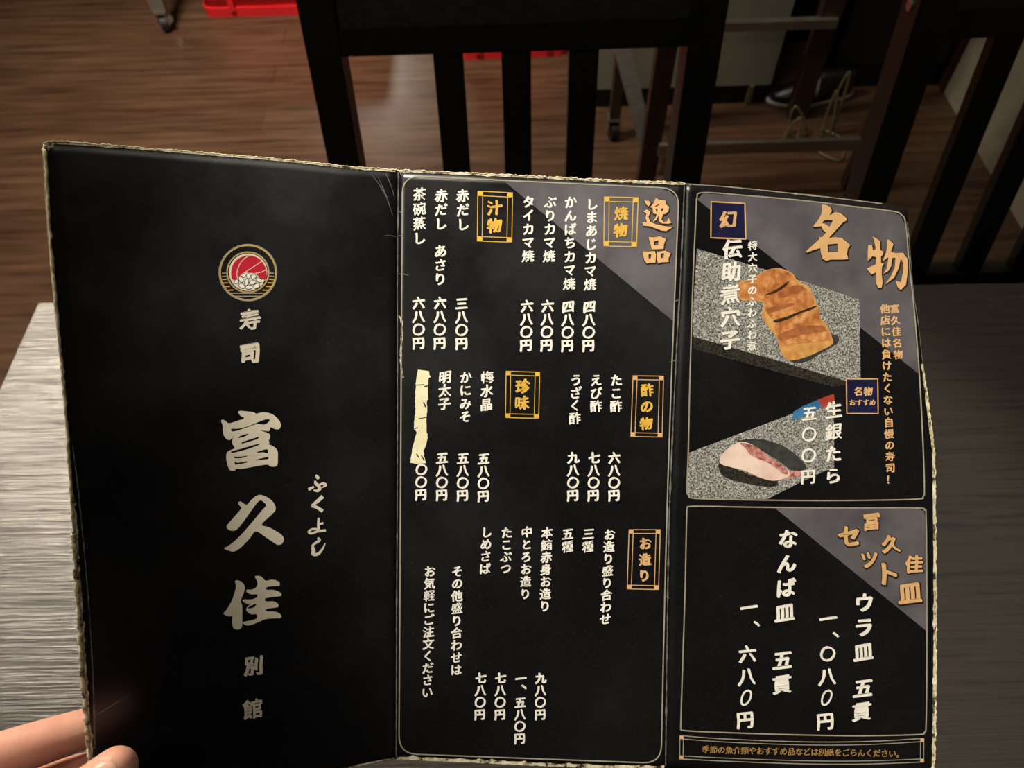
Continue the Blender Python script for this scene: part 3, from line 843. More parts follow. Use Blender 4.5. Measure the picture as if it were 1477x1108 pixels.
pr.poly(catmull(z3([(188, 90), (205, 82), (235, 95), (255, 125), (250, 165), (228, 225), (238, 262), (238, 340), (238, 390), (230, 415), (205, 424), (178, 415), (168, 380), (168, 328), (148, 333), (108, 315), (130, 285), (165, 225), (190, 150), (195, 120)]), 4, True), 'cream', 2)
pr.poly([catmull(z3(l), 4, True) for l in (
    [(325, 58), (345, 50), (375, 60), (400, 85), (440, 78), (480, 85), (498, 100), (495, 120), (470, 122), (412, 128), (408, 148), (450, 148), (490, 160), (510, 178), (505, 192), (475, 195), (402, 207), (403, 228), (450, 228), (480, 240), (490, 255), (480, 270), (410, 280), (408, 298), (450, 298), (490, 308), (510, 330), (500, 345), (470, 345), (400, 352), (350, 372), (300, 392), (265, 395), (240, 378), (260, 368), (310, 358), (338, 345), (337, 318), (300, 318), (272, 300), (266, 280), (285, 254), (300, 248), (265, 243), (240, 225), (250, 215), (300, 215), (340, 200), (338, 180), (300, 180), (270, 165), (270, 148), (310, 145), (342, 120), (340, 85)],
    [(276, 276), (298, 258), (335, 246), (322, 268), (295, 277)])], 'cream', 2)
pr.build('cover_character')
for ch, x, y, s_, ft in (('寿', 360.5, 462.5, 33, (0.016, 0.03)), ('司', 360.5, 510.5, 32, (0.022, 0.034)), ('別', 366, 961, 30, (0.016, 0.03)), ('館', 365, 1023.5, 31, (0.014, 0.03))):
    pr = Print(0); pr.char(ch, x, y, s_, 'cream', 2, fat=ft, shear=0.16); pr.build('cover_character')
z4 = zoom(300, 680, 7.917)
def strokes(pr, zf, lst, mat, lev):
    for pts, ws in lst:
        c = catmull(zf(pts), 6); wk = np.interp(np.linspace(0, 1, len(c)), np.linspace(0, 1, len(ws)), ws)
        pr.line(c, 1, mat, lev, step=3, wfun=lambda t, wk=wk: float(np.interp(t, np.linspace(0, 1, len(wk)), wk)))
pr = Print(0)
strokes(pr, z4, [([(1230, 40), (1248, 65), (1265, 85)], [2, 5, 4]), ([(1225, 105), (1228, 135), (1262, 165), (1275, 195), (1250, 222), (1205, 215)], [2, 4.2, 5, 5, 4, 2]), ([(1210, 175), (1160, 200), (1145, 205)], [2.5, 4.5, 4]), ([(1270, 150), (1310, 140), (1345, 155), (1300, 185)], [2, 3.5, 4, 1]),
    ([(1310, 285), (1250, 340), (1180, 395)], [6, 5, 3.4]), ([(1180, 395), (1240, 410), (1310, 455)], [3.4, 4.5, 5]),
    ([(1262, 530), (1260, 600), (1262, 665)], [3, 3.6, 4]), ([(1265, 605), (1315, 590)], [2.6, 3.4]), ([(1262, 660), (1190, 660), (1150, 690), (1180, 708), (1250, 685), (1345, 675)], [3, 3, 3.4, 3.2, 3.2, 4]),
    ([(1250, 758), (1272, 785), (1210, 830), (1188, 860)], [2.5, 4.5, 3, 4.5]), ([(1188, 860), (1205, 900), (1205, 945), (1260, 940), (1310, 880), (1338, 820)], [4.5, 5.5, 5.2, 4, 3, 1])], 'cream', 2)
pr.build('cover_reading')
# crest
pr = Print(0); zc = zoom(300, 340, 5.54)
def circ(cx, cy, rx, ry, n=48): return [(cx + rx * math.cos(t), cy + ry * math.sin(t)) for t in np.linspace(0, 2 * math.pi, n, endpoint=False)]
CX, CY = 357.6, 393.3
pr.line(circ(CX, CY, 41.2, 40.2, 80), 2.2, 'line', 2, True, 4); pr.line(circ(CX, CY, 39.6, 38.6, 80), 0.9, 'yellow', 3, True, 4)
pr.line(circ(CX, CY - 0.5, 30, 29, 64), 2.2, 'line', 2, True, 4); pr.line(circ(CX, CY - 0.5, 29.6, 28.6, 64), 0.8, 'yellow', 3, True, 4)
pr.poly(circ(CX + 0.2, CY - 0.6, 27.6, 27, 64), 'cream', 2)
pr.poly(catmull(zc([(185, 300), (198, 235), (240, 185), (300, 160), (350, 160), (410, 185), (450, 235), (468, 290), (462, 350), (420, 345), (385, 308), (330, 296), (295, 298), (250, 325), (230, 348), (196, 350)]), 3, True), 'red', 3)
for l_ in ([(235, 338), (232, 290), (255, 225), (295, 180), (340, 155)], [(236, 342), (300, 290), (370, 245), (432, 205)], [(375, 302), (425, 292), (468, 268)]): pr.line(catmull(zc(l_), 4), 1.0, 'cream', 4, step=3)
for x, y, rx, ry, an in ((228, 366, 17, 13, -0.5), (264, 350, 14, 24, -0.4), (284, 318, 14, 12, 0.3), (323, 322, 13, 20, 0.2), (364, 328, 16, 19, 0.8), (308, 372, 14, 26, 0.25), (356, 374, 25, 15, -0.25), (408, 356, 25, 14, 0.5), (270, 402, 25, 15, 0.5), (326, 412, 25, 14, -0.1), (389, 402, 24, 16, -0.55), (437, 362, 10, 14, 0.4)):
    for g, mt, lv in ((4.5, 'card', 4), (0, 'white', 5)):
        pr.poly(zc([(x + (rx + g) * math.cos(t) * math.cos(an) - (ry + g) * math.sin(t) * math.sin(an), y + (rx + g) * math.cos(t) * math.sin(an) + (ry + g) * math.sin(t) * math.cos(an)) for t in np.linspace(0, 2 * math.pi, 16, endpoint=False)]), mt, lv)
for sx in (-1, 1):
    for y, a_, b_ in ((394, 31.5, 37.5), (398.5, 31, 37.5), (403, 30.5, 37), (408, 28.5, 36), (413.2, 26, 33.5), (418.5, 21, 29.5)):
        pr.line([(CX + sx * a_, y), (CX + sx * b_, y + 0.4)], 1.5, 'yellow' if y > 400 else 'line', 2)
for y, a_ in ((423.0, 25), (427.5, 19)): pr.line([(CX - a_, y), (CX + a_, y)], 1.5, 'line', 2)
pr.build('crest', 'round crest of red fish on white rice grains inside gold rings')

# --- middle panel ---
pr = Print(1)
q_ = rrect([(580.5, 253.5), (979.5, 271.5), (953.5, 1100.5), (575.5, 1087)], 26)
def bord(pts): return pts
mid_border = []
TLc, TRc, BRc, BLc = (580.5, 253.5), (979.5, 272), (953.5, 1101), (575.5, 1087)
b4 = rrect([TLc, TRc, BRc, BLc], 26)
def bend_right(p):  # the right side of the frame follows the fold's gentle bend
    x, y = p; t = (y - 272) / 829
    tx = (x - 580) / 395
    return (x - max(0, tx) * 3.0 * math.sin(math.pi * min(max(t, 0), 1)), y)
def dense(pts, n=6, closed=True):
    out = []; p = [np.array(q, float) for q in pts]
    for a, b in zip(p, p[1:] + (p[:1] if closed else [])):
        for t in range(n): out.append(a + (b - a) * t / n)
    if not closed: out.append(p[-1])
    return out
pr.line([bend_right(p) for p in dense(b4)], 1.8, 'line', 2, True)
pr.build('border_line')
pr = Print(1)
pr.poly([bend_right(p) for p in [(727, 261.5), (800, 265), (900, 269.5), (950, 272), (966, 276), (975, 285), (978.5, 300), (977.5, 340), (973.8, 464)]], 'greyband', 1, 14)
pr.build('corner_band', 'mottled grey triangle in the corner')


def label_box(panel, corners, chars, size, mat='yellow', txtmat=None, fill=None, inset=(7, 6.5), fat=(0.016, 0.03), shear=0.1, single=False, name='section_label', lab=None):
    p = Print(panel); c = [np.array(q, float) for q in corners]
    def ins(dx, dy):
        tl, tr, br, bl = c
        ux = (tr - tl) / np.hypot(*(tr - tl)); uy = (bl - tl) / np.hypot(*(bl - tl))
        return [tl + ux * dx + uy * dy, tr - ux * dx + uy * dy, br - ux * dx - uy * dy, bl + ux * dx - uy * dy]
    if fill: p.poly([tuple(q) for q in c], fill, 2, 14)
    if single: p.line(c, 1.9, mat, 3, True)
    else:
        p.line(c, 1.1, mat, 3, True)
        a = ins(inset[0], 0); b = ins(0, inset[1])
        for i, j in ((0, 3), (1, 2)): p.line([a[i], a[j]], 1.0, mat, 3)
        for i, j in ((0, 1), (3, 2)): p.line([b[i], b[j]], 1.0, mat, 3)
        d = ins(*inset)
        for i in range(4):
            q = [c[i], a[i], d[i], b[i]]; p.poly([tuple(w) for w in q], mat, 4)
    for ch, x, y in chars: p.char(ch, x, y, size, txtmat or mat, 5, fat=fat, shear=shear)
    return p.build(name, lab)


label_box(1, [(871.7, 284), (920.4, 285.3), (918, 356), (870.8, 355)], [('焼', 895.8, 308.7), ('物', 895, 332.8)], 21.5)
label_box(1, [(689.3, 275.8), (739.3, 278.2), (738.2, 349.5), (688.4, 347.8)], [('汁', 713.5, 300.5), ('物', 713.3, 326)], 23)
label_box(1, [(913, 542), (957, 542.6), (955, 630.5), (909.8, 629.5)], [('酢', 933.3, 563.4), ('の', 932.7, 587), ('物', 932, 611.5)], 20, mat='gold', txtmat='yellow', inset=(6, 5.5))
label_box(1, [(730, 535.4), (778.5, 537), (777, 603.4), (729, 602.4)], [('珍', 754, 557.8), ('味', 753, 581.8)], 22, inset=(6.5, 5.5))
label_box(1, [(907.3, 764), (952.3, 764), (949.8, 850.3), (904.5, 849.4)], [('お', 930.6, 784.5), ('造', 930, 807.5), ('り', 929.2, 830.5)], 19, mat='gold', inset=(6, 5.5))
MIDT = [('しまあじカマ焼', (854, 295), (851, 411), 19), ('かんばちカマ焼', (823.3, 292), (821, 410), 19), ('ぶりカマ焼', (794, 292), (792, 370), 19), ('タイカマ焼', (762.5, 292), (761.5, 370), 19),
        ('赤だし', (667.4, 283), (668, 324), 20), ('赤だし　あさり', (636.6, 283), (635, 403), 20), ('茶碗蒸し', (605, 281), (605.2, 344), 20),
        ('たこ酢', (889, 549), (888.5, 586.6), 18.5), ('えび酢', (860, 549), (859.7, 586.6), 18.5), ('うざく酢', (831, 549), (829, 604), 18.5),
        ('梅水晶', (703, 544.6), (701.5, 584), 19.5), ('かにみそ', (672, 544.6), (671, 601.7), 18.5), ('明太子', (642, 544.6), (641, 583), 19.5),
        ('お造り盛り合わせ', (879, 771.6), (873, 893.5), 17.5), ('三種', (849, 770.6), (848, 789), 18), ('五種', (819, 770.6), (818.5, 789), 18), ('本鮪赤身お造り', (789, 769), (786, 874.6), 17.5),
        ('中とろお造り', (760, 768), (757.7, 857), 17), ('たこぶつ', (731, 769), (729.5, 820.7), 17.5), ('しめさば', (702, 768), (699.6, 820.7), 17.5),
        ('その他盛り合わせは', (659.7, 824.7), (658, 966.6), 17.5), ('お気軽にご注文ください', (620, 824.7), (616.5, 999), 17.5)]
MIDP = [('四八〇円', (850, 443), (848.5, 499), 19), ('四八〇円', (819.6, 443), (818, 499), 19), ('六八〇円', (790, 442), (788, 498.5), 19), ('六八〇円', (760.3, 442), (758.5, 498.5), 19),
        ('三八〇円', (666, 438.5), (665.7, 496), 19), ('六八〇円', (635, 437.5), (634, 495.5), 19), ('六八〇円', (604, 437.5), (603.6, 495.5), 19),
        ('六八〇円', (886, 661), (885.4, 715), 18), ('七八〇円', (857, 661), (855.5, 715), 18), ('九八〇円', (827, 660.5), (826, 715), 18),
        ('五八〇円', (698, 662), (697, 716), 18), ('五八〇円', (668, 661.5), (667, 715), 18), ('五八〇円', (638, 661), (637, 714.5), 18), ('〇〇円', (607.8, 678), (607, 714), 18),
        ('九八〇円', (780, 978.5), (779, 1031), 17), ('一', (751, 979), (751, 979), 17), ('、', (748.5, 993), (748.5, 993), 17), ('五八〇円', (750.6, 1013.5), (749.4, 1065.6), 17), ('七八〇円', (722, 978.5), (721, 1031), 17), ('七八〇円', (693.6, 978.5), (692, 1031), 17)]
for t_, a_, b_, s_ in MIDT:
    pr = Print(1); pr.column(t_, a_, b_, s_, mat='white'); pr.build('dish_name')
for t_, a_, b_, s_ in MIDP:
    pr = Print(1); pr.column(t_, a_, b_, s_, mat='white', fat=(0.02, 0.03)); pr.build('price')
# gold heading
zh = zoom(860, 270, 8.523)
HEAD1 = [[[(605, 165), (650, 170), (668, 205), (640, 238), (615, 215), (590, 175)]],
         [[(730, 130), (760, 150), (790, 155), (850, 165), (850, 205), (895, 245), (885, 300), (850, 330), (820, 335), (800, 400), (830, 430), (870, 420), (885, 375), (925, 440), (880, 452), (800, 445), (768, 420), (765, 345), (740, 400), (690, 437), (730, 370), (742, 335), (700, 325), (690, 255), (662, 250), (710, 190)],
          [(715, 238), (770, 207), (778, 215), (735, 243)], [(730, 268), (752, 265), (752, 303), (735, 305)], [(797, 267), (825, 258), (820, 290), (797, 300)]],
         [[(575, 300), (620, 275), (665, 300), (640, 370), (665, 430), (740, 460), (850, 482), (942, 490), (860, 540), (800, 535), (660, 482), (580, 475), (562, 435), (622, 430), (605, 385), (615, 325)]]]
HEAD2 = [[[(640, 615), (700, 618), (790, 605), (855, 640), (832, 700), (825, 760), (680, 765), (665, 700)], [(710, 665), (765, 655), (760, 710), (712, 715)]],
         [[(565, 790), (640, 792), (718, 785), (733, 830), (725, 930), (650, 930), (620, 940), (590, 900)], [(640, 828), (675, 824), (670, 875), (642, 880)]],
         [[(745, 800), (850, 780), (915, 815), (885, 880), (890, 920), (800, 925), (760, 940), (742, 890)], [(795, 818), (835, 812), (825, 870), (795, 875)]]]
def heading(panel, zf, sets, grow=1.5, off=(0.6, 0.7), smooth=0):
    p = Print(panel)
    for loops in sets:
        lp = [zf(l) for l in loops]
        if smooth: lp = [catmull(l, smooth, True) for l in lp]
        p.poly([[(x + off[0], y + off[1]) for x, y in l] for l in lp], 'outline', 4, grow=grow); p.poly(lp, 'gold', 6)
    return p.build('heading', 'pale gold heading character with a dark outline')
heading(1, zh, HEAD1); heading(1, zh, HEAD2)
# torn cream tape over one line
pr = Print(1); zt = zoom(570, 520, 3.573)
pts = zt([(118, 46), (150, 52), (172, 54), (182, 85), (172, 90), (172, 130), (168, 135), (172, 200), (164, 205), (166, 262), (160, 300), (164, 372), (168, 385), (164, 415), (158, 440), (146, 462), (150, 490), (158, 528), (110, 532), (78, 527), (84, 490), (92, 440), (108, 385), (112, 372), (96, 350), (100, 300), (104, 260), (103, 205), (107, 135), (104, 125)])
rg = random.Random(5); jag = []
for a_, b_ in zip(pts, pts[1:] + pts[:1]):
    for t in np.arange(0, 1, 0.2): jag.append((a_[0] + (b_[0] - a_[0]) * t + rg.uniform(-0.45, 0.45), a_[1] + (b_[1] - a_[1]) * t + rg.uniform(-0.35, 0.35)))
pr.poly(jag, 'tape', 6)
for x0_, y0_, x1_, y1_, w_ in ((104, 127, 150, 124, 1.2), (150, 135, 172, 128, 1.4), (120, 300, 160, 292, 1.0), (100, 350, 118, 345, 1.2), (146, 215, 158, 240, 2.0), (110, 480, 122, 500, 1.4), (135, 488, 150, 515, 1.6)):
    pr.line(zt([(x0_, y0_), (x1_, y1_)]), w_, 'card', 8)
pr.build('tape_strip', 'torn strip of cream tape hiding one line')

# --- right panel ---
pr = Print(2)
e1 = catmull([(1004, 300), (1005, 286), (1014, 277.8), (1080, 282.5), (1157, 289.3), (1230, 298), (1285, 304.5), (1300, 310), (1306, 324), (1311, 380), (1318.5, 450), (1326, 545), (1331, 640), (1333, 705), (1331, 716), (1322, 720), (1240, 721.8), (1157, 722), (1080, 721), (1003, 719), (993, 714), (990.8, 704), (992.6, 650), (995, 545), (999.5, 400)], 5, True)
pr.line(e1, 1.8, 'line', 2, True); pr.build('border_line')
pr = Print(2)
e2 = catmull([(990.3, 745), (991.5, 734), (1000, 730.3), (1080, 731.5), (1155, 732.5), (1240, 732.8), (1323, 732.8), (1333, 736), (1335.5, 746), (1336.5, 850), (1336.5, 960), (1335.5, 1045), (1333, 1056), (1323, 1059.5), (1240, 1061.3), (1155, 1060), (1070, 1057.5), (990, 1054), (982.5, 1050), (982, 1040), (984.5, 960), (988, 850)], 5, True)
pr.line(e2, 1.8, 'line', 2, True); pr.build('border_line')
pr = Print(2)
pr.poly([(1005.5, 288), (1014, 279), (1080, 283.5), (1157, 290.3), (1230, 299), (1284, 305.5), (1299, 311), (1305, 324), (1310, 380), (1317.5, 450), (1324.5, 539), (1240, 472)], 'greyband', 1, 14)
pr.build('corner_band', 'mottled grey triangle behind the gold heading')
pr = Print(2)
pr.poly([(1118, 733.2), (1240, 734), (1323, 734), (1332, 737), (1334.5, 746), (1335.4, 850), (1335.8, 910)], 'greyband', 1, 14)
pr.build('corner_band', 'mottled grey triangle behind the gold heading')
# eel photograph
z2r = zoom(980, 260, 3.957); z3r = zoom(980, 500, 3.957)
pr = Print(2)
pr.poly([(1005, 358.6), (1120, 394), (1239, 432), (1240.5, 490), (1241, 557), (1217, 549), (1110, 517), (999, 485.5), (1001, 420)], 'stone', 2, 14)
pr.poly([(999, 486), (1110, 517.5), (1217, 549.5), (1222, 556), (1200, 558), (1100, 531), (999, 503)], 'stoneedge', 2, 14)
pr.poly(catmull(z2r([(560, 760), (600, 1000), (700, 1042), (810, 985), (905, 925), (880, 880), (700, 900)]), 4, True), 'shadowink', 3, 14)
pr.poly(catmull(z2r([(330, 600), (345, 580), (390, 568), (440, 545), (500, 512), (570, 503), (640, 530), (680, 580), (735, 606), (770, 680), (790, 720), (800, 780), (840, 830), (875, 915), (860, 945), (800, 975), (720, 1010), (630, 1030), (590, 1000), (570, 960), (555, 900), (500, 830), (466, 770), (480, 705), (420, 685), (345, 682)]), 3, True), 'eelside', 4, 14)
pr.poly(catmull(z2r([(335, 605), (390, 572), (440, 550), (500, 515), (565, 508), (635, 535), (670, 590), (730, 625), (765, 690), (745, 720), (640, 760), (540, 795), (490, 745), (490, 700), (425, 678), (350, 675)]), 3, True), 'eel', 5, 14)
pr.poly(catmull(z2r([(545, 815), (650, 775), (785, 735), (800, 790), (835, 835), (865, 905), (800, 920), (690, 930), (590, 945), (560, 900)]), 3, True), 'eel', 5, 14)
pr.poly(catmull(z2r([(535, 800), (600, 782), (650, 762), (720, 735), (782, 715), (760, 735), (690, 760), (620, 792), (555, 812)]), 3, True), 'slit', 6, 14)
pr.poly(catmull(z2r([(485, 655), (540, 630), (600, 590), (625, 575), (600, 610), (540, 645)]), 3, True), 'slit', 6, 14)
for l_ in ([(560, 885), (640, 850), (740, 830), (820, 835), (830, 862), (740, 872), (640, 900), (575, 915)], [(560, 640), (620, 610), (690, 600), (705, 625), (640, 655), (575, 672)], [(500, 735), (560, 715), (640, 700), (650, 712), (570, 742), (510, 755)]):
    pr.poly(catmull(z2r(l_), 4, True), 'eeldark', 5.6, 14)
pr.build('dish_photo', 'printed photograph of grilled eel on grey granite')
# white fish photograph
pr = Print(2)
pr.poly(z3r([(55, 605), (340, 498), (640, 385), (760, 338), (880, 300), (882, 690), (830, 710), (660, 790), (500, 870), (250, 870), (75, 866), (52, 855), (45, 825), (50, 720)]), 'stone', 2, 14)
pr.poly(z3r([(640, 425), (650, 372), (700, 342), (790, 303), (815, 345), (720, 392)]), 'blueink', 3, 9)
pr.poly(z3r([(790, 303), (840, 283), (880, 272), (885, 310), (850, 335), (812, 352)]), 'redink', 3, 9)
pr.poly(catmull(z3r([(330, 545), (400, 528), (500, 535), (600, 572), (690, 640), (722, 700), (640, 705), (560, 650), (450, 585)]), 4, True), 'shadowink', 3, 9)
pr.poly(catmull(z3r([(225, 665), (300, 690), (460, 750), (560, 770), (520, 800), (330, 770), (240, 730)]), 4, True), 'stoneedge', 4, 9)
pr.poly(catmull(z3r([(600, 728), (655, 708), (690, 715), (688, 738), (610, 752)]), 4, True), 'fishred', 4, 9)
pr.poly(catmull(z3r([(228, 645), (255, 600), (310, 558), (360, 543), (430, 568), (500, 625), (570, 668), (618, 705), (622, 742), (540, 765), (460, 748), (380, 712), (300, 690), (240, 672)]), 4, True), 'fish', 5, 9)
pr.poly(catmull(z3r([(345, 548), (430, 568), (510, 628), (600, 688), (618, 725), (585, 722), (520, 672), (450, 640), (400, 615), (375, 580)]), 4, True), 'fishred', 6, 9)
pr.build('dish_photo', 'printed photograph of white fish sushi on grey granite')
# boxes
label_box(2, [(1025.5, 291), (1074, 293.6), (1075.5, 345), (1025, 343)], [('幻', 1050, 317.5)], 27, mat='gold', fill='navy', single=True, name='navy_label', lab='navy square with a gold character')
o_ = Print(2)
o_.poly([(1220.3, 546.8), (1265.6, 546.8), (1266.2, 596.8), (1221, 596.5)], 'navy', 3, 14); o_.line([(1220.3, 546.8), (1265.6, 546.8), (1266.2, 596.8), (1221, 596.5)], 1.6, 'gold', 4, True)
o_.char('名', 1237.8, 565, 14, 'gold', 5); o_.char('物', 1251.7, 565, 14, 'gold', 5)
for i_, ch in enumerate('おすすめ'): o_.char(ch, 1229 + i_ * 9.7, 581, 9.6, 'gold', 5)
o_.build('navy_label', 'navy square with two rows of gold characters')
pr = Print(2)
for ch, x, y in (('伝', 1056, 360), ('助', 1054.5, 392.7), ('煮', 1053, 425.5), ('穴', 1052.8, 458), ('子', 1052, 491)): pr.char(ch, x, y, 30, 'white', 8, fat=(0.014, 0.03), shear=0.14)
pr.build('dish_name')
pr = Print(2); pr.column('特大穴子のふわふわ煮', (1085, 355), (1084, 499.6), 14.5, mat='white', lev=8); pr.build('dish_name')
pr = Print(2); pr.column('生銀たら', (1202, 592), (1201, 687), 26, mat='white', lev=8, shear=0.14); pr.build('dish_name')
pr = Print(2); pr.column('五〇〇円', (1167, 597), (1165, 688), 23, mat='white', lev=8); pr.build('price')
pr = Print(2); pr.column('富久佳名物', (1290, 446), (1295, 512), 14.5, mat='gold', lev=4); pr.build('slogan')
pr = Print(2); pr.column('他店には負けたくない自慢の寿司！', (1276, 446), (1284.3, 692), 15, mat='gold', lev=4); pr.build('slogan')
zm = zoom(1150, 280, 6.924)
heading(2, zm, [[[(240, 108), (285, 110), (330, 135), (340, 170), (315, 215), (380, 180), (430, 195), (485, 240), (488, 265), (450, 285), (400, 340), (310, 440), (380, 432), (440, 440), (525, 510), (500, 545), (490, 600), (505, 650), (440, 655), (330, 655), (285, 668), (250, 650), (230, 590), (225, 540), (150, 562), (90, 586), (80, 575), (140, 520), (215, 452), (205, 435), (245, 430), (282, 385), (250, 360), (235, 322), (165, 332), (155, 320), (200, 265), (235, 200), (245, 150)],
               [(240, 288), (270, 260), (352, 262), (318, 328), (275, 300)], [(298, 505), (395, 495), (400, 580), (302, 582)]]], 1.4, (0.9, 1.0))
heading(2, zm, [[[(745, 425), (780, 440), (822, 470), (825, 560), (855, 575), (850, 610), (830, 622), (832, 690), (860, 698), (840, 730), (838, 800), (847, 880), (837, 935), (805, 940), (785, 900), (783, 782), (735, 806), (688, 745), (780, 702), (785, 632), (745, 622), (700, 668), (697, 600), (703, 510), (740, 510), (752, 565), (778, 550), (765, 480)]],
               [[(890, 455), (915, 460), (955, 500), (930, 578), (970, 590), (1050, 588), (1097, 650), (1094, 800), (1080, 905), (1030, 960), (1000, 940), (975, 868), (1028, 882), (1048, 790), (1050, 690), (1028, 640), (1010, 735), (960, 840), (868, 908), (930, 820), (968, 735), (975, 638), (945, 640), (932, 720), (905, 768), (858, 798), (888, 740), (900, 668), (905, 632), (848, 672), (880, 590), (892, 520)]]], 1.4, (0.9, 1.0))
for grp in ((('冨', 1256.5, 753, 27), ('久', 1285, 785, 28), ('佳', 1318, 814.5, 28)), (('セ', 1225, 774, 35), ('ツ', 1253, 808, 28), ('ト', 1279, 828.5, 38), ('皿', 1312, 856, 36))):
    pr = Print(2)
    for ch, x, y, s_ in grp: pr.char(ch, x, y, s_, 'gold', 6, fat=(0.012, 0.036), shear=0.1, shadow=0.04)
    pr.build('heading', 'pale gold heading with a dark outline')
for t_, a_, b_ in (('なんば皿', (1136.5, 777.7), (1131.6, 884.5)), ('ウラ皿', (1246.7, 870.5), (1245, 941)), ('五貫', (1128.8, 952.8), (1127.7, 987.8)), ('五貫', (1245, 993), (1242.5, 1027))):
    pr = Print(2); pr.column(t_, a_, b_, 30, mat='white', fat=(0.014, 0.03), shear=0.14); pr.build('set_name')
for lst in ((('一', 1079.8, 877), ('、', 1091, 900), ('六', 1078, 944), ('八', 1077, 976.6), ('〇', 1076, 1007), ('円', 1074.5, 1039)), (('一', 1194, 893), ('、', 1205, 916), ('〇', 1193.5, 944), ('八', 1193, 976.6), ('〇', 1192, 1007), ('円', 1190, 1041))):
    pr = Print(2)
    for i_, (ch, x, y) in enumerate(lst): pr.char(ch, x, y, 27 if ch != '〇' else 24, 'white', 3, fat=(0.012, 0.03), shear=0.14 if i_ != 4 else 0.5, aspect=1.0 if i_ != 4 else 0.75, centre=ch == '、')
    pr.build('price')
# footer
pr = Print(2)
top_ = catmull([(980.5, 1061), (1050, 1066), (1160, 1070), (1250, 1069.5), (1332.5, 1065)], 6); bot_ = catmull([(980, 1094.5), (1050, 1098), (1160, 1101.8), (1250, 1102), (1332, 1099)], 6)
for c_, d_ in ((top_, 1), (bot_, -1)):
    pr.line(c_, 1.25, 'line', 2); pr.line([(x, y + d_ * 4.5) for x, y in c_], 1.1, 'line', 2)
for x_, ya, yb in ((980.6, 1061, 1094.5), (985.5, 1061.5, 1094.8), (1332.3, 1065, 1099), (1327.6, 1065.5, 1099.3)): pr.line([(x_, ya), (x_ - 0.3, yb)], 1.0, 'line', 2)
for cx_, cy_ in ((983, 1063.6), (1330, 1067.5), (982.7, 1092.4), (1329.8, 1097)): pr.poly([(cx_ - 2.6, cy_ - 2.4), (cx_ + 2.6, cy_ - 2.4), (cx_ + 2.6, cy_ + 2.4), (cx_ - 2.6, cy_ + 2.4)], 'gold', 3)
ft = '季節の魚介類やおすすめ品などは別紙をごらんください。'
for i_, ch in enumerate(ft):
    t = i_ / (len(ft) - 1); pr.char(ch, 1018 + 280 * t, 1081 + 6.2 * t ** 0.8, 12.0, 'dimgold', 4, fat=(0.006, 0.018), shear=0.1)
pr.build('footer_note', 'small gold line of writing inside a double frame')

# --- wear: torn paper edges, painted fold glints, creases ---
rg = random.Random(11)
def wear(panel, pts, wmin, wmax, name='worn_edge', mat='worn', shift=(0, 0), lev=3, seed=1):
    r = random.Random(seed); p = Print(panel); c = catmull(pts, 10) + np.array(shift)
    vals = [r.uniform(wmin, wmax) * (1.6 if r.random() < 0.12 else 1) for _ in range(max(8, len(c) * 2))]
    p.line(c, 1, mat, lev, step=4, wfun=lambda t: float(np.interp(t, np.linspace(0, 1, len(vals)), vals))); return p.build(name, 'frayed pale edge' if mat == 'worn' else None)
wear(0, [(65, 217), (71, 305), (78, 400), (88, 505), (97, 611), (103, 713)], 2.0, 4.0, seed=2, shift=(1.2, 0))
wear(0, [(103, 713), (112, 848), (122, 1000), (128, 1068), (131, 1130)], 3.5, 7, seed=3, shift=(2.2, 0))
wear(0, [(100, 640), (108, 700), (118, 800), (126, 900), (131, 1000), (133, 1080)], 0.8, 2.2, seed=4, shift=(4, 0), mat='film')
wear(0, [(68, 209), (73, 206), (150, 210), (275, 220), (420, 232), (500, 241), (570, 246)], 1.4, 2.8, seed=5, shift=(0, 0.8))
wear(0, [(66, 216), (70, 210), (76, 207)], 3.5, 6, seed=6, shift=(1.5, 1.5))
wear(1, [(576, 246), (681, 250.6), (772, 255), (900, 261), (988, 264.6)], 1.6, 3.4, seed=7, shift=(0, 1.0))
wear(2, [(992, 265), (1060, 270), (1147, 279), (1220, 287), (1272, 293.5)], 0.8, 1.8, seed=8, shift=(0, 0.6), mat='line')
wear(1, [(572, 1093), (700, 1098.5), (830, 1104.5), (958, 1107)], 3, 6.5, seed=9)
wear(0, [(440, 1120), (506, 1106), (569, 1093)], 1.6, 3, seed=12)
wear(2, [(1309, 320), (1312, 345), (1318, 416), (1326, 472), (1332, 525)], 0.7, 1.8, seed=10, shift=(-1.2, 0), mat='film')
wear(2, [(1332, 525), (1341, 596), (1347.5, 652), (1349, 720), (1350, 900), (1348.6, 1060), (1347, 1110)], 2.2, 5.0, seed=13, shift=(-2.2, 0))
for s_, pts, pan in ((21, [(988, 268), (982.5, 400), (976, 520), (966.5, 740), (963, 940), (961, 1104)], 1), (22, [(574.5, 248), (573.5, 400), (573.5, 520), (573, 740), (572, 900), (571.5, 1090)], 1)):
    wear(pan, pts, 0.8, 2.4 if s_ == 21 else 1.4, name='painted_fold_glint', mat='film', seed=s_, shift=(-1, 0) if s_ == 21 else (0, 0), lev=2)  # shine along the worn folds painted as a pale line
wear(1, [(575, 455), (580, 470), (578, 520), (582, 545)], 0.5, 4.0, name='scuff', seed=31, lev=2)
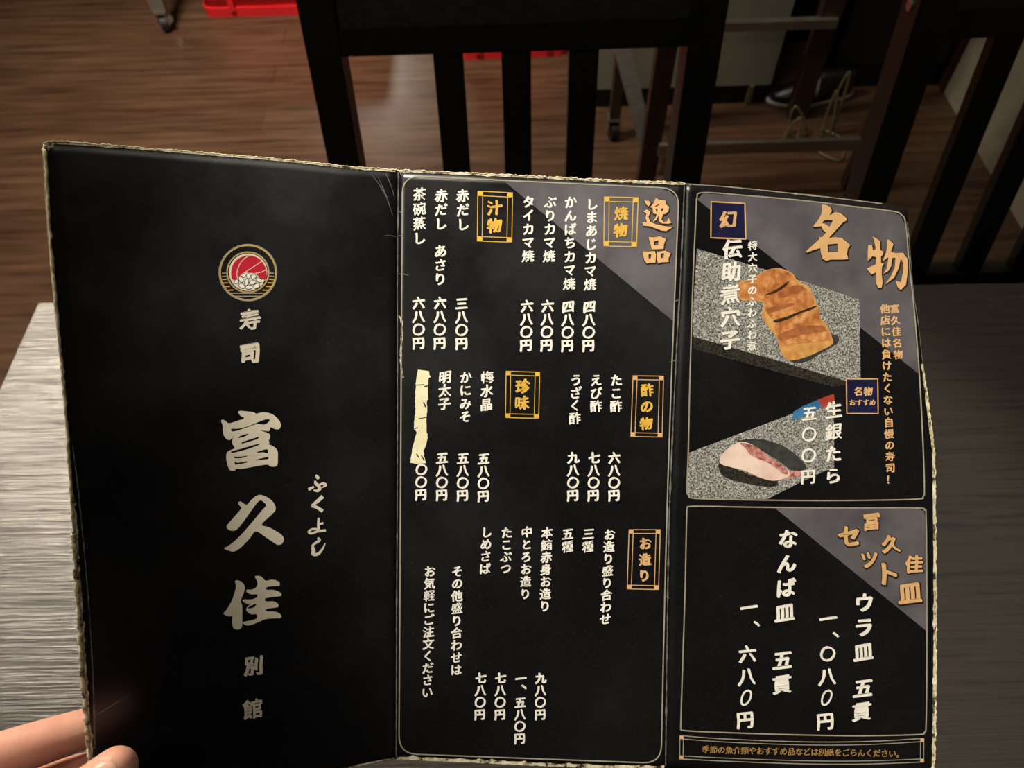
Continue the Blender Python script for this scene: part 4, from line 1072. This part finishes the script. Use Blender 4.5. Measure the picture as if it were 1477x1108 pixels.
for pan, lst in ((0, (((545, 255), (566, 310)), ((535, 250), (560, 290)), ((556, 250), (569, 285)), ((555, 340), (571, 342)), ((132, 1036), (190, 1000)))),
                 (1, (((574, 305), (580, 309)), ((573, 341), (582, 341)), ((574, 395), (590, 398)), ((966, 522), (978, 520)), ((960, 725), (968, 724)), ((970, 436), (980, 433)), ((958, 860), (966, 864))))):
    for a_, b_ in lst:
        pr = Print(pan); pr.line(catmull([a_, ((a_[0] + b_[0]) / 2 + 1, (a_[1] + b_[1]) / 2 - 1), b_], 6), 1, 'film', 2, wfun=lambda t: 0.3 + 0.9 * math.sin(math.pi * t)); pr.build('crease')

def fray(panel, e, t0, t1, r0, r1, seed, n=110, mat='paperedge'):
    r = random.Random(seed); t = np.linspace(t0, t1, n); p = ev(e, t) - menu_c
    p = p + np.array([[r.uniform(-1, 1) * 0.0003 for _ in range(3)] for _ in range(n)])
    bm = bmesh.new(); add_tube(bm, p, [r.uniform(r0, r1) for _ in range(n)], 8)
    o = bm_obj('worn_edge', bm, MAT[mat], PANEL[panel], smooth=True); o['label'] = 'frayed pale edge'


fray(0, E0, 0.0, 0.55, 0.0004, 0.0008, 41); fray(0, E0, 0.55, 0.97, 0.0006, 0.0014, 42, mat='worn'); fray(0, T0, 0.0, 1.0, 0.0002, 0.00045, 43, 160)
fray(2, E3, 0.28, 1.0, 0.0002, 0.00055, 44, 200); fray(1, T1, 0.0, 1.0, 0.00015, 0.0005, 45, 140)

# ------------------------------------------------------------------ the hand
def blend_hand():
    bm = bmesh.new()
    def ball(c, r):
        bmesh.ops.create_icosphere(bm, subdivisions=4, radius=r, matrix=Matrix.Translation(Vector(c)))
    def limb(pts, rad, n=10):
        c = catmull(pts, n); r = np.interp(np.linspace(0, 1, len(c)), np.linspace(0, 1, len(rad)), rad)
        add_tube(bm, c, list(r), 40); ball(c[0], r[0]); ball(c[-1], r[-1])
    def q(x, y, d): return tuple(P(x, y, d))
    # index finger lies flat behind the card, thumb presses on its front
    limb([q(-70, 1118, 0.342), q(10, 1088, 0.354), q(95, 1060, 0.3655), q(160, 1040, 0.373), q(225, 1024, 0.379)], [0.0118, 0.0108, 0.0098, 0.0088, 0.0074])
    limb([q(-80, 1190, 0.352), q(10, 1150, 0.366), q(100, 1122, 0.374), q(180, 1100, 0.380), q(262, 1082, 0.386)], [0.0118, 0.0106, 0.0097, 0.0088, 0.0074])
    limb([q(-90, 1262, 0.352), q(0, 1240, 0.366), q(90, 1212, 0.375), q(165, 1186, 0.382), q(232, 1168, 0.389)], [0.0112, 0.0100, 0.0092, 0.0083, 0.0070])
    limb([q(-100, 1326, 0.350), q(-20, 1310, 0.362), q(55, 1288, 0.372), q(120, 1264, 0.381)], [0.0100, 0.0088, 0.0080, 0.0064])
    limb([q(-120, 1290, 0.320), q(-30, 1252, 0.314), q(60, 1196, 0.317), q(128, 1140, 0.324), q(168, 1107, 0.3295)], [0.0165, 0.0135, 0.0112, 0.0100, 0.0088])
    # palm and wrist
    limb([q(-70, 1118, 0.342), q(-170, 1200, 0.335), q(-260, 1330, 0.325)], [0.0125, 0.016, 0.018])
    limb([q(-80, 1190, 0.350), q(-180, 1250, 0.338), q(-280, 1350, 0.326)], [0.0125, 0.016, 0.018])
    limb([q(-90, 1262, 0.350), q(-190, 1300, 0.338), q(-290, 1370, 0.326)], [0.012, 0.0155, 0.018])
    limb([q(-100, 1326, 0.348), q(-200, 1345, 0.336), q(-300, 1390, 0.325)], [0.0108, 0.0145, 0.0175])
    limb([q(-130, 1250, 0.322), q(-210, 1300, 0.322), q(-290, 1370, 0.322)], [0.017, 0.019, 0.0195])
    limb([q(-60, 1150, 0.330), q(-30, 1150, 0.333)], [0.010, 0.009])
    limb([q(-270, 1345, 0.325), q(-330, 1410, 0.322), (-0.345, -0.125, 0.94), (-0.40, -0.30, 0.86)], [0.0215, 0.0225, 0.033, 0.040])
    limb([q(-300, 1380, 0.325), q(-350, 1440, 0.320), (-0.33, -0.12, 0.925), (-0.385, -0.30, 0.85)], [0.0205, 0.022, 0.032, 0.038])
    me = bpy.data.meshes.new('hand_raw'); bm.to_mesh(me); bm.free()
    ob = bpy.data.objects.new('hand_raw', me); COL.objects.link(ob)
    r = ob.modifiers.new('r', 'REMESH'); r.mode = 'VOXEL'; r.voxel_size = 0.0011; r.use_smooth_shade = True
    s = ob.modifiers.new('s', 'SMOOTH'); s.factor = 0.6; s.iterations = 14
    dg = bpy.context.evaluated_depsgraph_get(); dg.update()
    out = bpy.data.meshes.new_from_object(ob.evaluated_get(dg)); out.name = 'left_hand'
    bpy.data.objects.remove(ob); bpy.data.meshes.remove(me)
    for p in out.polygons: p.use_smooth = True
    return out


hand = empty('person', (-0.39, -0.30, 0.85), 'left hand and forearm of the viewer, gripping the lower left edge of the menu', 'person')
HO = np.array(hand.location)
hm = blend_hand(); hm.transform(Matrix.Translation(Vector(-HO))); hb = link_mesh('hand', hm, [MAT['skin']], hand)
# thumb nail
bm = bmesh.new(); c0 = P(150, 1112, 0.3225); tx = P(168, 1107, 0.3295) - P(128, 1140, 0.324); tx /= np.linalg.norm(tx)
tn = -rays(150, 1110); tn = tn - tx * np.dot(tn, tx); tn /= np.linalg.norm(tn); ts = np.cross(tn, tx)
cc = P(155, 1118, 0.3277)
rows = []
for i in range(7):
    u = -0.006 + 0.012 * i / 6; row = []
    for j in range(7):
        a = math.radians(-48 + 96 * j / 6); w = 1.0 if i < 5 else 0.9 - 0.12 * (i - 4)
        p = cc + tx * u + (tn * math.cos(a) + ts * math.sin(a) * w) * 0.0096 - HO; row.append(bm.verts.new(tuple(p)))
    rows.append(row)
for i in range(6):
    for j in range(6): bm.faces.new((rows[i][j], rows[i][j + 1], rows[i + 1][j + 1], rows[i + 1][j]))
nl = bm_obj('thumbnail', bm, MAT['nail'], hand, smooth=True)
m_ = nl.modifiers.new('s', 'SOLIDIFY'); m_.thickness = 0.0006
